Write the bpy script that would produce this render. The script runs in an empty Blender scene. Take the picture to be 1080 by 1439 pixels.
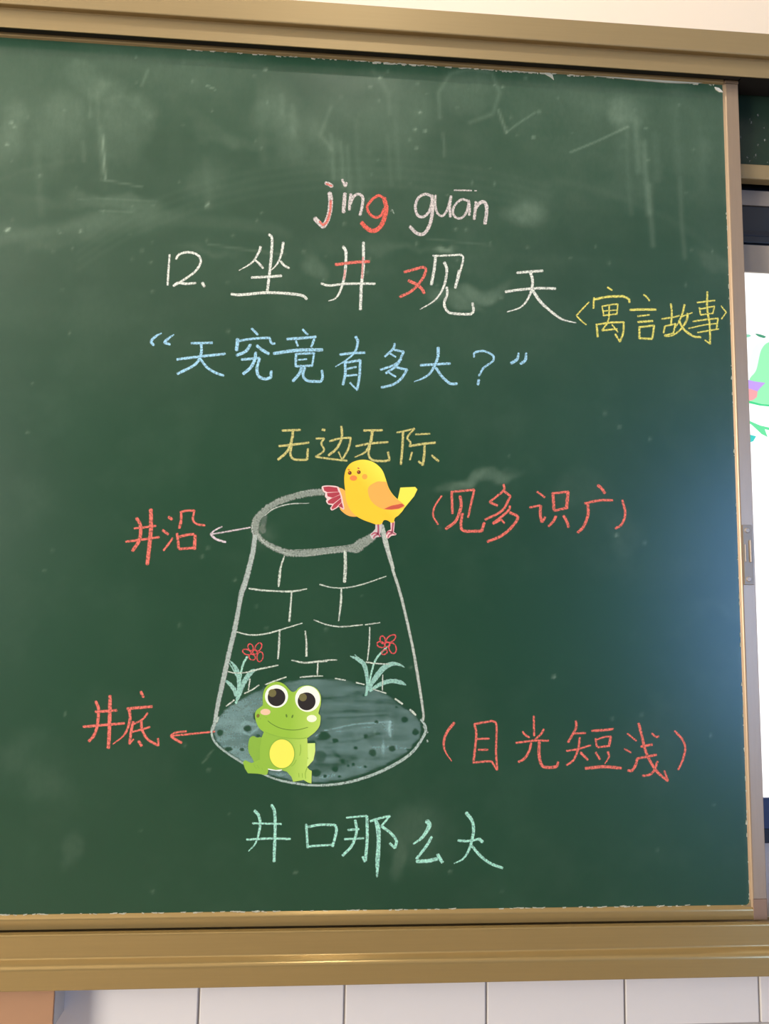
import bpy, bmesh, math, random
import numpy as np
from mathutils import Matrix, Vector
from mathutils.geometry import tessellate_polygon

# ------------------------------------------------------------------ camera
F, CX, CY = 1100.0, 540.0, 719.5           # focal length and centre for a 1080 x 1439 frame
D, ZC = 1.0812, 1.35                       # camera distance from the board, height of its foot
def _n(v): return v / np.linalg.norm(v)
_X = _n(np.array([15021, 359.5, F]))
_Z = np.array([161, -10075, F]); _Z = _n(_Z - _X * (_X @ _Z))
_Y = np.cross(_Z, _X)
RW = np.array([_X, _Y, _Z])                # world = RW @ camera(x right, y down, z forward)
scene = bpy.context.scene
cd = bpy.data.cameras.new('camera'); cam = bpy.data.objects.new('camera', cd)
scene.collection.objects.link(cam); scene.camera = cam
cd.sensor_fit = 'HORIZONTAL'; cd.sensor_width = 36; cd.lens = 36 * F / 1080
cd.clip_start = 0.01
r, u, b = RW[:, 0], -RW[:, 1], -RW[:, 2]
cam.matrix_world = Matrix(((r[0], u[0], b[0], 0), (r[1], u[1], b[1], -D), (r[2], u[2], b[2], ZC), (0, 0, 0, 1)))

def P(px, py, y=0.0):
    """measured point of the photograph -> its place on the upright plane at depth y"""
    d = RW @ np.array([px - CX, py - CY, F]); t = (D + y) / d[1]
    return (d[0] * t, y, d[2] * t + ZC)

# ------------------------------------------------------------------ world, lights, exposure
scene.view_settings.view_transform = 'Standard'
scene.view_settings.look = 'None'
scene.view_settings.gamma = 1
scene.view_settings.use_curve_mapping = False
scene.view_settings.exposure = 0.0
w = bpy.data.worlds.new('world'); scene.world = w; w.use_nodes = True
w.node_tree.nodes['Background'].inputs[0].default_value = (1.0, 0.96, 0.9, 1)
w.node_tree.nodes['Background'].inputs[1].default_value = 0.4

def area(name, loc, target, sx, sy, power, col):
    l = bpy.data.lights.new(name, 'AREA'); l.shape = 'RECTANGLE'; l.size = sx; l.size_y = sy
    l.energy = power; l.color = col
    o = bpy.data.objects.new(name, l); scene.collection.objects.link(o)
    o.location = loc
    o.rotation_euler = (Vector(target) - Vector(loc)).to_track_quat('-Z', 'Y').to_euler()
    return o
area('window_light_left', (-3.75, -2.9, 1.9), (0.9, 0.0, 1.5), 2.0, 1.8, 285, (1.0, 0.955, 0.895))
area('blue_sheen_light', (4.45, -6.3, 1.40), (0.3, 0.0, 1.35), 0.9, 2.7, 120, (0.24, 0.46, 1.0))  # added lamp without a window, gives the bluish sheen on the board's right
area('ceiling_lamp_light', (0.03, -0.80, 3.02), (0.03, -0.6, 0.0), 0.07, 0.07, 5.5, (1.0, 0.93, 0.8))

# ------------------------------------------------------------------ helpers
C = scene.collection
def mesh_obj(name, verts, faces, mat, parent=None, smooth=False):
    me = bpy.data.meshes.new(name); me.from_pydata([tuple(v) for v in verts], [], faces); me.update()
    o = bpy.data.objects.new(name, me); C.objects.link(o)
    if mat: me.materials.append(mat)
    if parent: o.parent = parent
    if smooth: me.polygons.foreach_set('use_smooth', [True] * len(me.polygons))
    return o
def tag(o, label=None, cat=None, group=None, kind=None):
    if label: o['label'] = label
    if cat: o['category'] = cat
    if group: o['group'] = group
    if kind: o['kind'] = kind
    return o
def thing(name, label, cat, loc=(0, 0, 0)):
    o = bpy.data.objects.new(name, None); C.objects.link(o); o.location = loc
    o.empty_display_size = 0.05
    return tag(o, label, cat)
def put(o, parent):
    """child placed in world coordinates under an Empty that only has a location"""
    o.parent = parent; o.location = o.location - parent.location
    return o
def box(name, x0, x1, y0, y1, z0, z1, mat, bev=0.0, seg=2):
    bm = bmesh.new(); bmesh.ops.create_cube(bm, size=1)
    for v in bm.verts:
        v.co = ((x1 - x0) * v.co.x, (y1 - y0) * v.co.y, (z1 - z0) * v.co.z)
    if bev: bmesh.ops.bevel(bm, geom=list(bm.edges), offset=bev, segments=seg, affect='EDGES', profile=0.5)
    me = bpy.data.meshes.new(name); bm.to_mesh(me); bm.free(); me.materials.append(mat)
    o = bpy.data.objects.new(name, me); C.objects.link(o)
    o.location = ((x0 + x1) / 2, (y0 + y1) / 2, (z0 + z1) / 2)
    return o
def rounded(profile, rads, seg=6):
    out = []
    n = len(profile)
    for i in range(n):
        p = np.array(profile[i], float); r_ = rads[i]
        if r_ <= 0: out.append(tuple(p)); continue
        a = np.array(profile[i - 1], float); c = np.array(profile[(i + 1) % n], float)
        a = p + _n(a - p) * r_; c = p + _n(c - p) * r_
        for k in range(seg + 1):
            t = k / seg; out.append(tuple((1 - t) ** 2 * a + 2 * t * (1 - t) * p + t * t * c))
    return out
def extrude_x(name, prof, x0, x1, mat):
    n = len(prof)
    vs = [(x0, y, z + ZC) for y, z in prof] + [(x1, y, z + ZC) for y, z in prof]
    fs = [(i, (i + 1) % n, n + (i + 1) % n, n + i) for i in range(n)]
    fs += [tuple(range(n))[::-1], tuple(range(n, 2 * n))]
    o = mesh_obj(name, vs, fs, mat)
    bm = bmesh.new(); bm.from_mesh(o.data); bmesh.ops.recalc_face_normals(bm, faces=bm.faces); bm.to_mesh(o.data); bm.free()
    return o
def extrude_z(name, prof, z0, z1, mat):
    n = len(prof)
    vs = [(x, y, z0 + ZC) for x, y in prof] + [(x, y, z1 + ZC) for x, y in prof]
    fs = [(i, (i + 1) % n, n + (i + 1) % n, n + i) for i in range(n)]
    fs += [tuple(range(n))[::-1], tuple(range(n, 2 * n))]
    o = mesh_obj(name, vs, fs, mat)
    bm = bmesh.new(); bm.from_mesh(o.data); bmesh.ops.recalc_face_normals(bm, faces=bm.faces); bm.to_mesh(o.data); bm.free()
    return o

# ------------------------------------------------------------------ materials
def srgb(r_, g_, b_):
    f = lambda c: (c / 255 / 12.92) if c / 255 <= 0.04045 else ((c / 255 + 0.055) / 1.055) ** 2.4
    return (f(r_), f(g_), f(b_), 1)
def mat(name, col, rough=0.5, metal=0.0, spec=0.5, noise=0.0, nscale=40, bump=0.0, stretch=(1, 1, 1), emit=None):
    m = bpy.data.materials.new(name); m.use_nodes = True
    nt = m.node_tree; bs = nt.nodes['Principled BSDF']
    bs.inputs['Roughness'].default_value = rough; bs.inputs['Metallic'].default_value = metal
    bs.inputs['Specular IOR Level'].default_value = spec
    tc = nt.nodes.new('ShaderNodeTexCoord'); mp = nt.nodes.new('ShaderNodeMapping')
    mp.inputs['Scale'].default_value = stretch
    nz = nt.nodes.new('ShaderNodeTexNoise'); nz.inputs['Scale'].default_value = nscale; nz.inputs['Detail'].default_value = 4
    nt.links.new(tc.outputs['Object'], mp.inputs[0]); nt.links.new(mp.outputs[0], nz.inputs['Vector'])
    mx = nt.nodes.new('ShaderNodeMix'); mx.data_type = 'RGBA'
    mx.inputs[6].default_value = tuple(c * (1 - noise) for c in col[:3]) + (1,)
    mx.inputs[7].default_value = tuple(min(1, c * (1 + noise)) for c in col[:3]) + (1,)
    nt.links.new(nz.outputs['Fac'], mx.inputs[0]); nt.links.new(mx.outputs[2], bs.inputs['Base Color'])
    if emit:
        mx.inputs[6].default_value = mx.inputs[7].default_value = (.02, .02, .02, 1)
    if bump:
        bp = nt.nodes.new('ShaderNodeBump'); bp.inputs['Strength'].default_value = bump; bp.inputs['Distance'].default_value = 0.001
        nt.links.new(nz.outputs['Fac'], bp.inputs['Height']); nt.links.new(bp.outputs[0], bs.inputs['Normal'])
    if emit:
        bs.inputs['Emission Color'].default_value = col; bs.inputs['Emission Strength'].default_value = emit
    return m

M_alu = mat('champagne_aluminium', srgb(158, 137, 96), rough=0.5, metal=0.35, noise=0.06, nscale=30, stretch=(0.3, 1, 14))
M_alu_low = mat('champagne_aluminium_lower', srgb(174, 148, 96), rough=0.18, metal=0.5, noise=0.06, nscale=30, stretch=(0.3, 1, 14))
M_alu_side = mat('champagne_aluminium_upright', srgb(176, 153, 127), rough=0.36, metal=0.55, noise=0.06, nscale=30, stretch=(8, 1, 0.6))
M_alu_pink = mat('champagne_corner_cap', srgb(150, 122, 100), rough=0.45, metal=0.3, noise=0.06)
M_pull = mat('pull_plate_metal', srgb(150, 136, 116), rough=0.4, metal=0.5, noise=0.05)
M_screw = mat('screw_steel', srgb(176, 164, 150), rough=0.42, metal=0.4)
M_dark = mat('black_gap', srgb(26, 22, 18), rough=0.7, noise=0.2)  # near-black of the painted gap shade; backing and inner boards share it
M_wall_rear = mat('rear_wall_paint', srgb(120, 118, 108), rough=0.8, noise=0.03, nscale=4)
M_wall = mat('cream_paint', srgb(246, 230, 206), rough=0.7, noise=0.015, nscale=6)
M_grout = mat('grout', srgb(168, 160, 152), rough=0.9, noise=0.12, nscale=120)
M_tile = mat('white_glazed_tile', srgb(228, 222, 216), rough=0.22, noise=0.012, nscale=9, spec=0.4)
M_floor = mat('floor_terrazzo', srgb(150, 138, 122), rough=0.5, noise=0.1, nscale=30)
M_ceil = mat('ceiling_paint', srgb(235, 230, 222), rough=0.8, noise=0.01)
M_box = mat('brown_laminate', srgb(176, 132, 96), rough=0.55, noise=0.05, nscale=14)
M_boxside = mat('pale_grey_edge', srgb(205, 203, 200), rough=0.6, noise=0.03)
M_bezel = mat('grey_bezel', srgb(158, 147, 132), rough=0.45, noise=0.03)
M_glass = mat('dark_glass', srgb(30, 38, 46), rough=0.25, noise=0.05)
M_black = mat('black_plastic', srgb(10, 13, 20), rough=0.4)
M_navy = mat('dark_blue_plastic', srgb(44, 62, 104), rough=0.4, noise=0.04)
M_screen = mat('lit_white_screen', (1, 1, 1, 1), rough=0.3, emit=1.25)

def board_material(name, base, dark):
    m = bpy.data.materials.new(name); m.use_nodes = True
    nt = m.node_tree; N = nt.nodes; L = nt.links; bs = N['Principled BSDF']
    bs.inputs['Roughness'].default_value = 0.27; bs.inputs['Specular IOR Level'].default_value = 0.6
    tc = N.new('ShaderNodeTexCoord')
    n1 = N.new('ShaderNodeTexNoise'); n1.inputs['Scale'].default_value = 5; n1.inputs['Detail'].default_value = 5
    L.new(tc.outputs['Object'], n1.inputs['Vector'])
    mx = N.new('ShaderNodeMix'); mx.data_type = 'RGBA'; mx.inputs[6].default_value = dark; mx.inputs[7].default_value = base
    L.new(n1.outputs['Fac'], mx.inputs[0])
    at = N.new('ShaderNodeAttribute'); at.attribute_name = 'dust'
    mp = N.new('ShaderNodeMapping'); mp.inputs['Scale'].default_value = (150, 1, 80)
    L.new(tc.outputs['Object'], mp.inputs[0])
    n2 = N.new('ShaderNodeTexNoise'); n2.inputs['Scale'].default_value = 1; n2.inputs['Detail'].default_value = 6; n2.inputs['Roughness'].default_value = 0.65
    L.new(mp.outputs[0], n2.inputs['Vector'])
    mr = N.new('ShaderNodeMapRange'); mr.inputs[1].default_value = 0.3; mr.inputs[2].default_value = 0.75
    mr.inputs[3].default_value = 0.82; mr.inputs[4].default_value = 1.12
    L.new(n2.outputs['Fac'], mr.inputs[0])
    mu = N.new('ShaderNodeMath'); mu.operation = 'MULTIPLY'; mu.use_clamp = True
    L.new(at.outputs['Fac'], mu.inputs[0]); L.new(mr.outputs[0], mu.inputs[1])
    m2 = N.new('ShaderNodeMix'); m2.data_type = 'RGBA'; m2.inputs[7].default_value = srgb(160, 184, 158)
    L.new(mx.outputs[2], m2.inputs[6]); L.new(mu.outputs[0], m2.inputs[0])
    L.new(m2.outputs[2], bs.inputs['Base Color'])
    return m
M_board = board_material('green_chalkboard', srgb(35, 74, 51), srgb(27, 63, 43))
M_board2 = board_material('green_chalkboard_rear', srgb(40, 58, 44), srgb(34, 50, 38))
M_board2.node_tree.nodes['Principled BSDF'].inputs['Specular IOR Level'].default_value = 0.25

_chalk = {}
def chalk(rgb, grain=0.55):
    key = (rgb, grain)
    if key in _chalk: return _chalk[key]
    m = bpy.data.materials.new('chalk_%d_%d_%d' % rgb); m.use_nodes = True
    nt = m.node_tree; N = nt.nodes; L = nt.links; bs = N['Principled BSDF']
    bs.inputs['Roughness'].default_value = 0.95; bs.inputs['Specular IOR Level'].default_value = 0.1
    bs.inputs['Base Color'].default_value = srgb(*rgb)
    tc = N.new('ShaderNodeTexCoord')
    n = N.new('ShaderNodeTexNoise'); n.inputs['Scale'].default_value = 420; n.inputs['Detail'].default_value = 3
    L.new(tc.outputs['Object'], n.inputs['Vector'])
    mr = N.new('ShaderNodeMapRange'); mr.inputs[1].default_value = 0.36; mr.inputs[2].default_value = 0.56
    mr.inputs[3].default_value = 1 - grain; mr.inputs[4].default_value = 1.0
    L.new(n.outputs['Fac'], mr.inputs[0])
    at = N.new('ShaderNodeAttribute'); at.attribute_name = 'cov'
    mu = N.new('ShaderNodeMath'); mu.operation = 'MULTIPLY'; mu.use_clamp = True
    L.new(at.outputs['Fac'], mu.inputs[0]); L.new(mr.outputs[0], mu.inputs[1]); L.new(mu.outputs[0], bs.inputs['Alpha'])
    _chalk[key] = m
    return m

# ------------------------------------------------------------------ room
def struct(o): return tag(o, kind='structure')
BACK = 0.06
wf = struct(box('wall_front', -4, 5, BACK + 0.008, 0.3, 0, 3.2, M_wall))
struct(box('floor', -4, 5, -7.2, 0.3, -0.1, 0, M_floor))
struct(box('ceiling', -4, 5, -7.2, 0.3, 3.2, 3.3, M_ceil))
struct(box('wall_left', -4.1, -4, -7.2, 0.3, 0, 3.2, M_wall))
struct(box('wall_right', 5, 5.1, -7.2, 0.3, 0, 3.2, M_wall))
struct(box('wall_back', -4, 5, -7.3, -7.2, 0, 3.2, M_wall_rear))
# tiled part of the front wall: grout bed and single tiles
TOPZ = ZC - 0.30
bed = box('grout_bed', -1.4, 2.2, BACK + 0.003, BACK + 0.0085, 0.45, TOPZ + 0.0, M_grout); put(bed, wf)
tw, th, gx = 0.1973, 0.1973, -0.1575
tile_proto = None
rng = random.Random(3)
for row in range(3):
    for i in range(-6, 12):
        x0 = gx + i * tw; z1 = TOPZ - row * 0.2955
        if tile_proto is None:
            t = box('tile', x0 + .0014, x0 + tw - .0014, BACK, BACK + 0.006, z1 - 0.2927, z1 - 0.0, M_tile, 0.0016, 3)
            tile_proto = t; put(t, wf)
        else:
            t = tile_proto.copy(); C.objects.link(t); t.parent = wf
            t.location = Vector((x0 + tw / 2, BACK + 0.003 + rng.uniform(-.0004, .0004), z1 - 0.14635)) - wf.location
        t.rotation_euler = (rng.uniform(-.002, .002), 0, rng.uniform(-.004, .004))

# ------------------------------------------------------------------ fixed track of the sliding boards
track = thing('blackboard_track', 'champagne metal outer track with stepped rails above and below the boards', 'rail', (0, 0.0, ZC + 0.789))
XL, XR = -1.1, 2.3
prof = rounded([(BACK + .008, .853), (-.034, .853), (-.034, .8155), (-.022, .819), (-.022, .7895), (-.0205, .7895), (-.0205, .812), (BACK + .008, .812)],
               [0, .0025, .003, .002, .0007, 0, 0, 0])
put(extrude_x('upper_rail', prof, XL, XR, M_alu), track)
prof = rounded([(BACK, -.4875), (-.034, -.4875), (-.034, -.4605), (-.022, -.4545), (-.022, -.4262), (-.0135, -.4262), (-.0135, -.450), (BACK, -.450)],
               [0, .0015, .0045, .002, .0025, .0, 0, 0])
put(extrude_x('lower_rail', prof, XL, XR, M_alu_low), track)
put(box('recess_shade_block', .6135, XR, -.0203, .0275, ZC + .7955, ZC + .8118, M_dark), track)  # dark block standing in for the shade under the upper rail
put(box('upper_gap_shade_strip', XL, XR, 0.055, 0.0675, ZC + .70, ZC + .8125, M_dark), track)  # dark strip added as the shade deep in the upper gap

# ------------------------------------------------------------------ sliding blackboard
SB = thing('sliding_blackboard', 'large green sliding blackboard covered with coloured chalk writing and a chalk well', 'blackboard', (0, 0, ZC - 0.43))
BL, BR, BT, BB = -0.80, 0.5884, 0.7895, -0.4100
FR = 0.6112
FL = 0.5915                                # left edge of the flat face of the side frame

def vnoise(shape, cell, seed, octaves=4, ax=1.0):
    rs = np.random.RandomState(seed); h, w_ = shape; out = np.zeros(shape); amp = 1; tot = 0
    for o_ in range(octaves):
        cy_ = max(cell / 2 ** o_, 1.0); cx_ = max(cell * ax / 2 ** o_, 1.0)
        gh, gw = int(h / cy_) + 3, int(w_ / cx_) + 3
        g = rs.rand(gh, gw)
        yy = np.arange(h) / cy_; xx = np.arange(w_) / cx_
        iy = yy.astype(int); ix = xx.astype(int); fy = yy - iy; fx = xx - ix
        fy = (fy * fy * (3 - 2 * fy))[:, None]; fx = (fx * fx * (3 - 2 * fx))[None, :]
        a = g[iy][:, ix]; b_ = g[iy][:, ix + 1]; c = g[iy + 1][:, ix]; d = g[iy + 1][:, ix + 1]
        out += amp * ((a * (1 - fx) + b_ * fx) * (1 - fy) + (c * (1 - fx) + d * fx) * fy); tot += amp; amp *= 0.55
    return out / tot

class Paint:
    """a field painted in the photograph's measured coordinates, sampled on the board's own grid"""
    def __init__(s, px, py): s.x, s.y, s.v = px, py, np.zeros(px.shape)
    def blob(s, cx, cy, rx, ry, amp, ang=0, p=2):
        a = math.radians(ang); dx, dy = s.x - cx, s.y - cy
        u_ = (dx * math.cos(a) + dy * math.sin(a)) / rx; v_ = (-dx * math.sin(a) + dy * math.cos(a)) / ry
        s.v += amp * np.exp(-(u_ * u_ + v_ * v_) ** (p / 2))
    def line(s, pts, w_, amp, fade=False):
        best = np.full(s.x.shape, 1e9); tt = np.zeros(s.x.shape); n = len(pts) - 1
        for i in range(n):
            (x0, y0), (x1, y1) = pts[i], pts[i + 1]; dx, dy = x1 - x0, y1 - y0; l2 = dx * dx + dy * dy + 1e-9
            t = np.clip(((s.x - x0) * dx + (s.y - y0) * dy) / l2, 0, 1)
            d = np.hypot(s.x - x0 - t * dx, s.y - y0 - t * dy); k = d < best
            best[k] = d[k]; tt[k] = (i + t[k]) / n
        f = np.exp(-(best / w_) ** 2) * amp
        if fade: f = f * (1 - tt)
        s.v += f
def to_px(X, Z):
    """inverse of P on y = 0"""
    d = np.stack([X, np.full(X.shape, D), Z], 0).reshape(3, -1); c = RW.T @ d
    return (CX + F * c[0] / c[2]).reshape(X.shape), (CY + F * c[1] / c[2]).reshape(X.shape)

nx, nz = 460, 400
gx_ = np.linspace(BL, BR, nx); gz_ = np.linspace(BB, BT, nz)
GX, GZ = np.meshgrid(gx_, gz_)
px, py = to_px(GX, GZ)
wx, wy = (vnoise(px.shape, 26, 51, 4) - .5) * 60, (vnoise(px.shape, 26, 52, 4) - .5) * 60
S = Paint(px + wx, py + wy)
n_low = vnoise(px.shape, 60, 1, 5); n_mid = vnoise(px.shape, 22, 2, 5); n_str = vnoise(px.shape, 60, 5, 5, ax=0.09); n_hor = vnoise(px.shape, 10, 9, 4, ax=9)
top = np.clip((620 - py) / 520, 0, 1)
haze = top ** 1.3 * (0.02 + 0.22 * np.clip(n_low - .34, 0, 1)) + 0.03 * n_hor * np.clip((700 - py) / 500, 0, 1) + .05 * np.clip(n_low - .45, 0, 1) + .06 * np.clip(n_mid - .5, 0, 1)
# wiped clouds, left
S.blob(125, 112, 30, 24, .13, 20, 5); S.blob(150, 125, 26, 30, .12, 20, 5); S.blob(92, 162, 26, 34, .12, 0, 5); S.blob(178, 160, 34, 34, .15, 10, 5)
S.blob(158, 200, 30, 26, .09, 0, 4); S.blob(60, 205, 18, 44, .07, 0, 4); S.blob(12, 195, 20, 40, .10, 0, 4); S.blob(130, 165, 8, 8, .12); S.blob(245, 120, 70, 36, .05)
S.blob(150, 285, 110, 12, .09, 4, 4); S.blob(100, 322, 150, 18, .08, -8, 4); S.blob(290, 240, 30, 40, .05, 0, 4); S.blob(310, 180, 60, 12, .07, 22, 4)
S.blob(385, 150, 34, 40, .10, 20, 4); S.blob(480, 200, 60, 70, .08, 0, 4); S.blob(560, 160, 50, 50, .05, 0, 4); S.blob(655, 125, 45, 40, .06, 0, 6); S.blob(420, 200, 50, 40, .07, 0, 4)
S.blob(745, 300, 26, 24, .14, 20, 4); S.blob(720, 300, 30, 14, .06, 0, 4); S.blob(660, 305, 26, 50, .05, 0, 4); S.blob(780, 230, 60, 40, .03)
S.blob(895, 215, 30, 66, .10, 8, 4); S.blob(960, 190, 30, 70, .05, 0, 4); S.blob(885, 165, 24, 22, .12, 0, 4); S.blob(850, 150, 40, 20, .06)
S.blob(680, 412, 42, 12, .16, -12, 4); S.blob(620, 352, 14, 5, .3, -6, 4); S.blob(445, 375, 14, 20, .12, 0, 4); S.blob(640, 430, 30, 8, .12, 10, 4)
S.blob(1000, 370, 26, 11, .12, 20, 4); S.blob(690, 375, 150, 8, .03)
S.blob(570, 352, 100, 7, .07, 4); S.blob(300, 355, 40, 5, .1, 10)
S.blob(632, 685, 30, 9, .20, -24, 4); S.blob(680, 672, 44, 8, .14, -4, 4); S.blob(600, 1180, 50, 50, .06, 0, 4); S.blob(560, 1215, 14, 34, .07, 0, 4)
S.blob(380, 745, 12, 14, .12); S.blob(820, 690, 40, 30, .05, 0, 4); S.blob(875, 745, 30, 24, .04, 0, 4); S.blob(105, 1190, 14, 26, .05, 0, 4); S.blob(40, 1080, 50, 50, .03, 0, 4); S.blob(1040, 850, 60, 12, .03)
sharp = np.clip((n_mid - .40) * 5, 0, 1); S.v *= 1.0 * (0.55 + .6 * sharp) * (0.75 + 0.5 * n_str)
S.x, S.y = px, py
# wiped arcs sweeping over the board
def arc(cx, cy, r_, a0, a1, w_, amp):
    S.line([(cx + r_ * math.cos(math.radians(a0 + (a1 - a0) * k / 14)), cy + r_ * .55 * math.sin(math.radians(a0 + (a1 - a0) * k / 14))) for k in range(15)], w_, amp)
for k in range(5): arc(230, 560 + 11 * k, 470 + 14 * k, 236, 290, 5.0, .014)
for k in range(4): arc(520, 500 + 12 * k, 500, 215, 300, 3.5, .018)
arc(130, 330, 190, 200, 262, 4, .02); arc(640, 470, 420, 290, 335, 5, .02)
# run marks and scratches
for x, y0, y1, a, w_ in [(137, 130, 245, .10, 2.5), (144, 190, 252, .30, 1.4), (143, 180, 240, .12, 5), (124, 125, 165, .1, 2), (116, 200, 226, .12, 3),
                         (465, 190, 250, .12, 3), (479, 200, 262, .15, 2.6), (488, 205, 290, .12, 3), (500, 170, 270, .08, 4), (545, 190, 260, .07, 3),
                         (622, 188, 220, .18, 2), (410, 150, 190, .14, 5), (395, 135, 160, .16, 5), (555, 150, 250, .08, 4), (365, 130, 230, .06, 6),
                         (893, 170, 240, .20, 5), (905, 200, 300, .22, 4), (912, 260, 345, .20, 3.5), (920, 190, 250, .10, 6), (880, 190, 300, .08, 4),
                         (955, 250, 362, .14, 3.2), (948, 150, 240, .08, 6), (985, 200, 260, .07, 7), (290, 225, 290, .07, 6), (52, 205, 300, .08, 6)]:
    S.line([(x, y0), (x + 2, (y0 + y1) / 2), (x + (y1 - y0) * .06, y1)], w_, a * (1 if w_ < 2 else .55))
S.line([(801, 214), (835, 200), (882, 178)], 1.6, .20); S.line([(711, 186), (730, 172), (752, 158)], 1.5, .16); S.line([(700, 155), (711, 186)], 2, .18)
S.line([(142, 252), (170, 257), (200, 263)], 1.3, .14); S.line([(110, 280), (160, 279), (220, 284)], 1.1, .07); S.line([(140, 296), (185, 298)], 1.1, .07)
S.line([(618, 165), (616, 130), (632, 104), (660, 96), (690, 102), (702, 130), (692, 160), (660, 172)], 3, .10)
S.line([(199, 120), (208, 98)], 2.4, .10); S.line([(290, 120), (303, 126)], 1.2, .25)
S.line([(465, 150), (450, 190), (466, 210)], 3, .08); S.line([(292, 343), (340, 350), (400, 358)], 1.5, .10); S.line([(600, 335), (690, 345)], 1.3, .08)
S.line([(285, 1072), (298, 1055)], 1.2, .16); S.line([(525, 100), (545, 130), (548, 160)], 4, .06)
sp = random.Random(11)
for x, y, a in [(12, 322, 1.0), (9, 324, .7), (113, 325, .5), (292, 286, .6), (290, 290, .5), (16, 172, .5), (20, 178, .3), (10, 203, .5), (56, 247, .35), (778, 951, .7), (866, 752, .5),
                (373, 98, .6), (534, 109, .5), (520, 122, .3), (590, 158, .5), (597, 184, .5), (583, 182, .4), (749, 193, .5), (706, 122, .3), (585, 208, .4), (870, 600, .3),
                (415, 1226, .35), (632, 1225, .3), (284, 782, .3), (292, 770, .3), (640, 322, .3), (860, 1010, .2), (330, 815, .25), (360, 852, .15), (374, 883, .2), (458, 884, .25), (577, 938, .2), (293, 1082, .3)]:
    S.blob(x, y, 2.2, 2.0, a * .8)
for _ in range(120):
    S.blob(sp.uniform(0, 1005), sp.uniform(70, 420) if sp.random() < .75 else sp.uniform(400, 1270), sp.uniform(1.4, 2.4), sp.uniform(1.4, 3.0), sp.uniform(.06, .2))
# chalk dust collected along the frame
edge = np.exp(-((GX - BR) / .003) ** 2) * .10 * vnoise(px.shape, 8, 21, 3)
dust = np.clip(haze + S.v + edge, 0, 1)
me = bpy.data.meshes.new('writing_surface')
idx = np.arange(nx * nz).reshape(nz, nx)
quads = np.stack([idx[:-1, :-1], idx[:-1, 1:], idx[1:, 1:], idx[1:, :-1]], -1).reshape(-1, 4)
co = np.stack([GX, np.zeros(GX.shape), GZ + ZC], -1).reshape(-1, 3)
def fast_mesh(me, co, quads):
    me.vertices.add(len(co)); me.vertices.foreach_set('co', co.astype(np.float32).ravel())
    me.loops.add(quads.size); me.loops.foreach_set('vertex_index', quads.astype(np.int32).ravel())
    me.polygons.add(len(quads)); me.polygons.foreach_set('loop_start', np.arange(0, quads.size, 4, dtype=np.int32))
    me.update(calc_edges=True)
# back slab so the surface has its real thickness
fast_mesh(me, co, quads)
a_ = me.attributes.new('dust', 'FLOAT', 'POINT'); a_.data.foreach_set('value', dust.astype(np.float32).ravel())
me.materials.append(M_board)
ws = bpy.data.objects.new('writing_surface', me); C.objects.link(ws); put(ws, SB)
put(box('backing_panel', BL - .01, BR + .01, 0.0008, 0.016, ZC + BB - .01, ZC + BT + .01, M_dark), SB)
put(box('groove_shade_strip', BL, FR, -.0204, -.0103, ZC + .7935, ZC + .8118, M_dark), SB)  # dark strip put in as the shade inside the rail groove
# frame of the sliding board: slim bars with a sloping inner edge
p = .004
put(box('groove_shade_strip', BL, FR, -.0204, -.0044, ZC + .7950, ZC + .8118, M_dark), SB)  # second dark strip, deeper, for the same groove shade
fb = rounded([(.016, BB), (0, BB), (-p, BB - .0045), (-p, -.4275), (.016, -.4275)], [0, 0, .0020, .001, 0])
put(extrude_x('bottom_frame', fb, BL - .02, FL, M_alu_low), SB)
ft = rounded([(.016, BT), (0, BT), (-p, BT + .0015), (-p, .806), (.016, .806)], [0, 0, .0012, .001, 0])
put(extrude_x('top_frame', ft, BL - .02, BR, M_alu), SB)
fs_ = rounded([(BR, .016), (BR, 0), (FL, -p), (FR, -p), (FR, .016)], [0, 0, .0018, .0012, 0])
put(extrude_z('side_frame', fs_, -.4005, .7890, M_alu_side), SB)
tag(put(extrude_z('corner_cap', rounded([(FL, .016), (FL, -p - .0003), (FR + .0003, -p - .0003), (FR + .0003, .016)], [0, .0006, .0015, 0]), -.4277, -.4010, M_alu_pink), SB), 'pinkish corner cap')
put(extrude_z('corner_joint', rounded([(BR, .016), (BR, 0), (FL, -p + .0003), (FL + .001, -p + .0003), (FL + .001, .016)], [0, 0, .0015, 0, 0]), -.4120, -.4004, M_alu_side), SB)
put(extrude_z('corner_cap', [(BR - .0005, .016), (BR - .0005, -.0003), (FL, -p - .0004), (FR + .0003, -p - .0004), (FR + .0003, .016)], .7897, .7945, M_alu_side), SB)
# little web that rounds the lower right corner of the green surface
pts = [(BR + .002, BB - .003), (BR + .002, BB + .008)] + [(BR - .0075 + .008 * math.cos(math.radians(a)), BB + .0075 - .008 * math.sin(math.radians(a))) for a in range(0, 91, 10)] + [(BR - .009, BB - .003)]
n = len(pts)
o = mesh_obj('corner_web', [(x, -.0016, z + ZC) for x, z in pts] + [(x, .0, z + ZC) for x, z in pts],
             [tuple(range(n))] + [(i, (i + 1) % n, n + (i + 1) % n, n + i) for i in range(n)], M_alu); put(o, SB)
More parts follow.
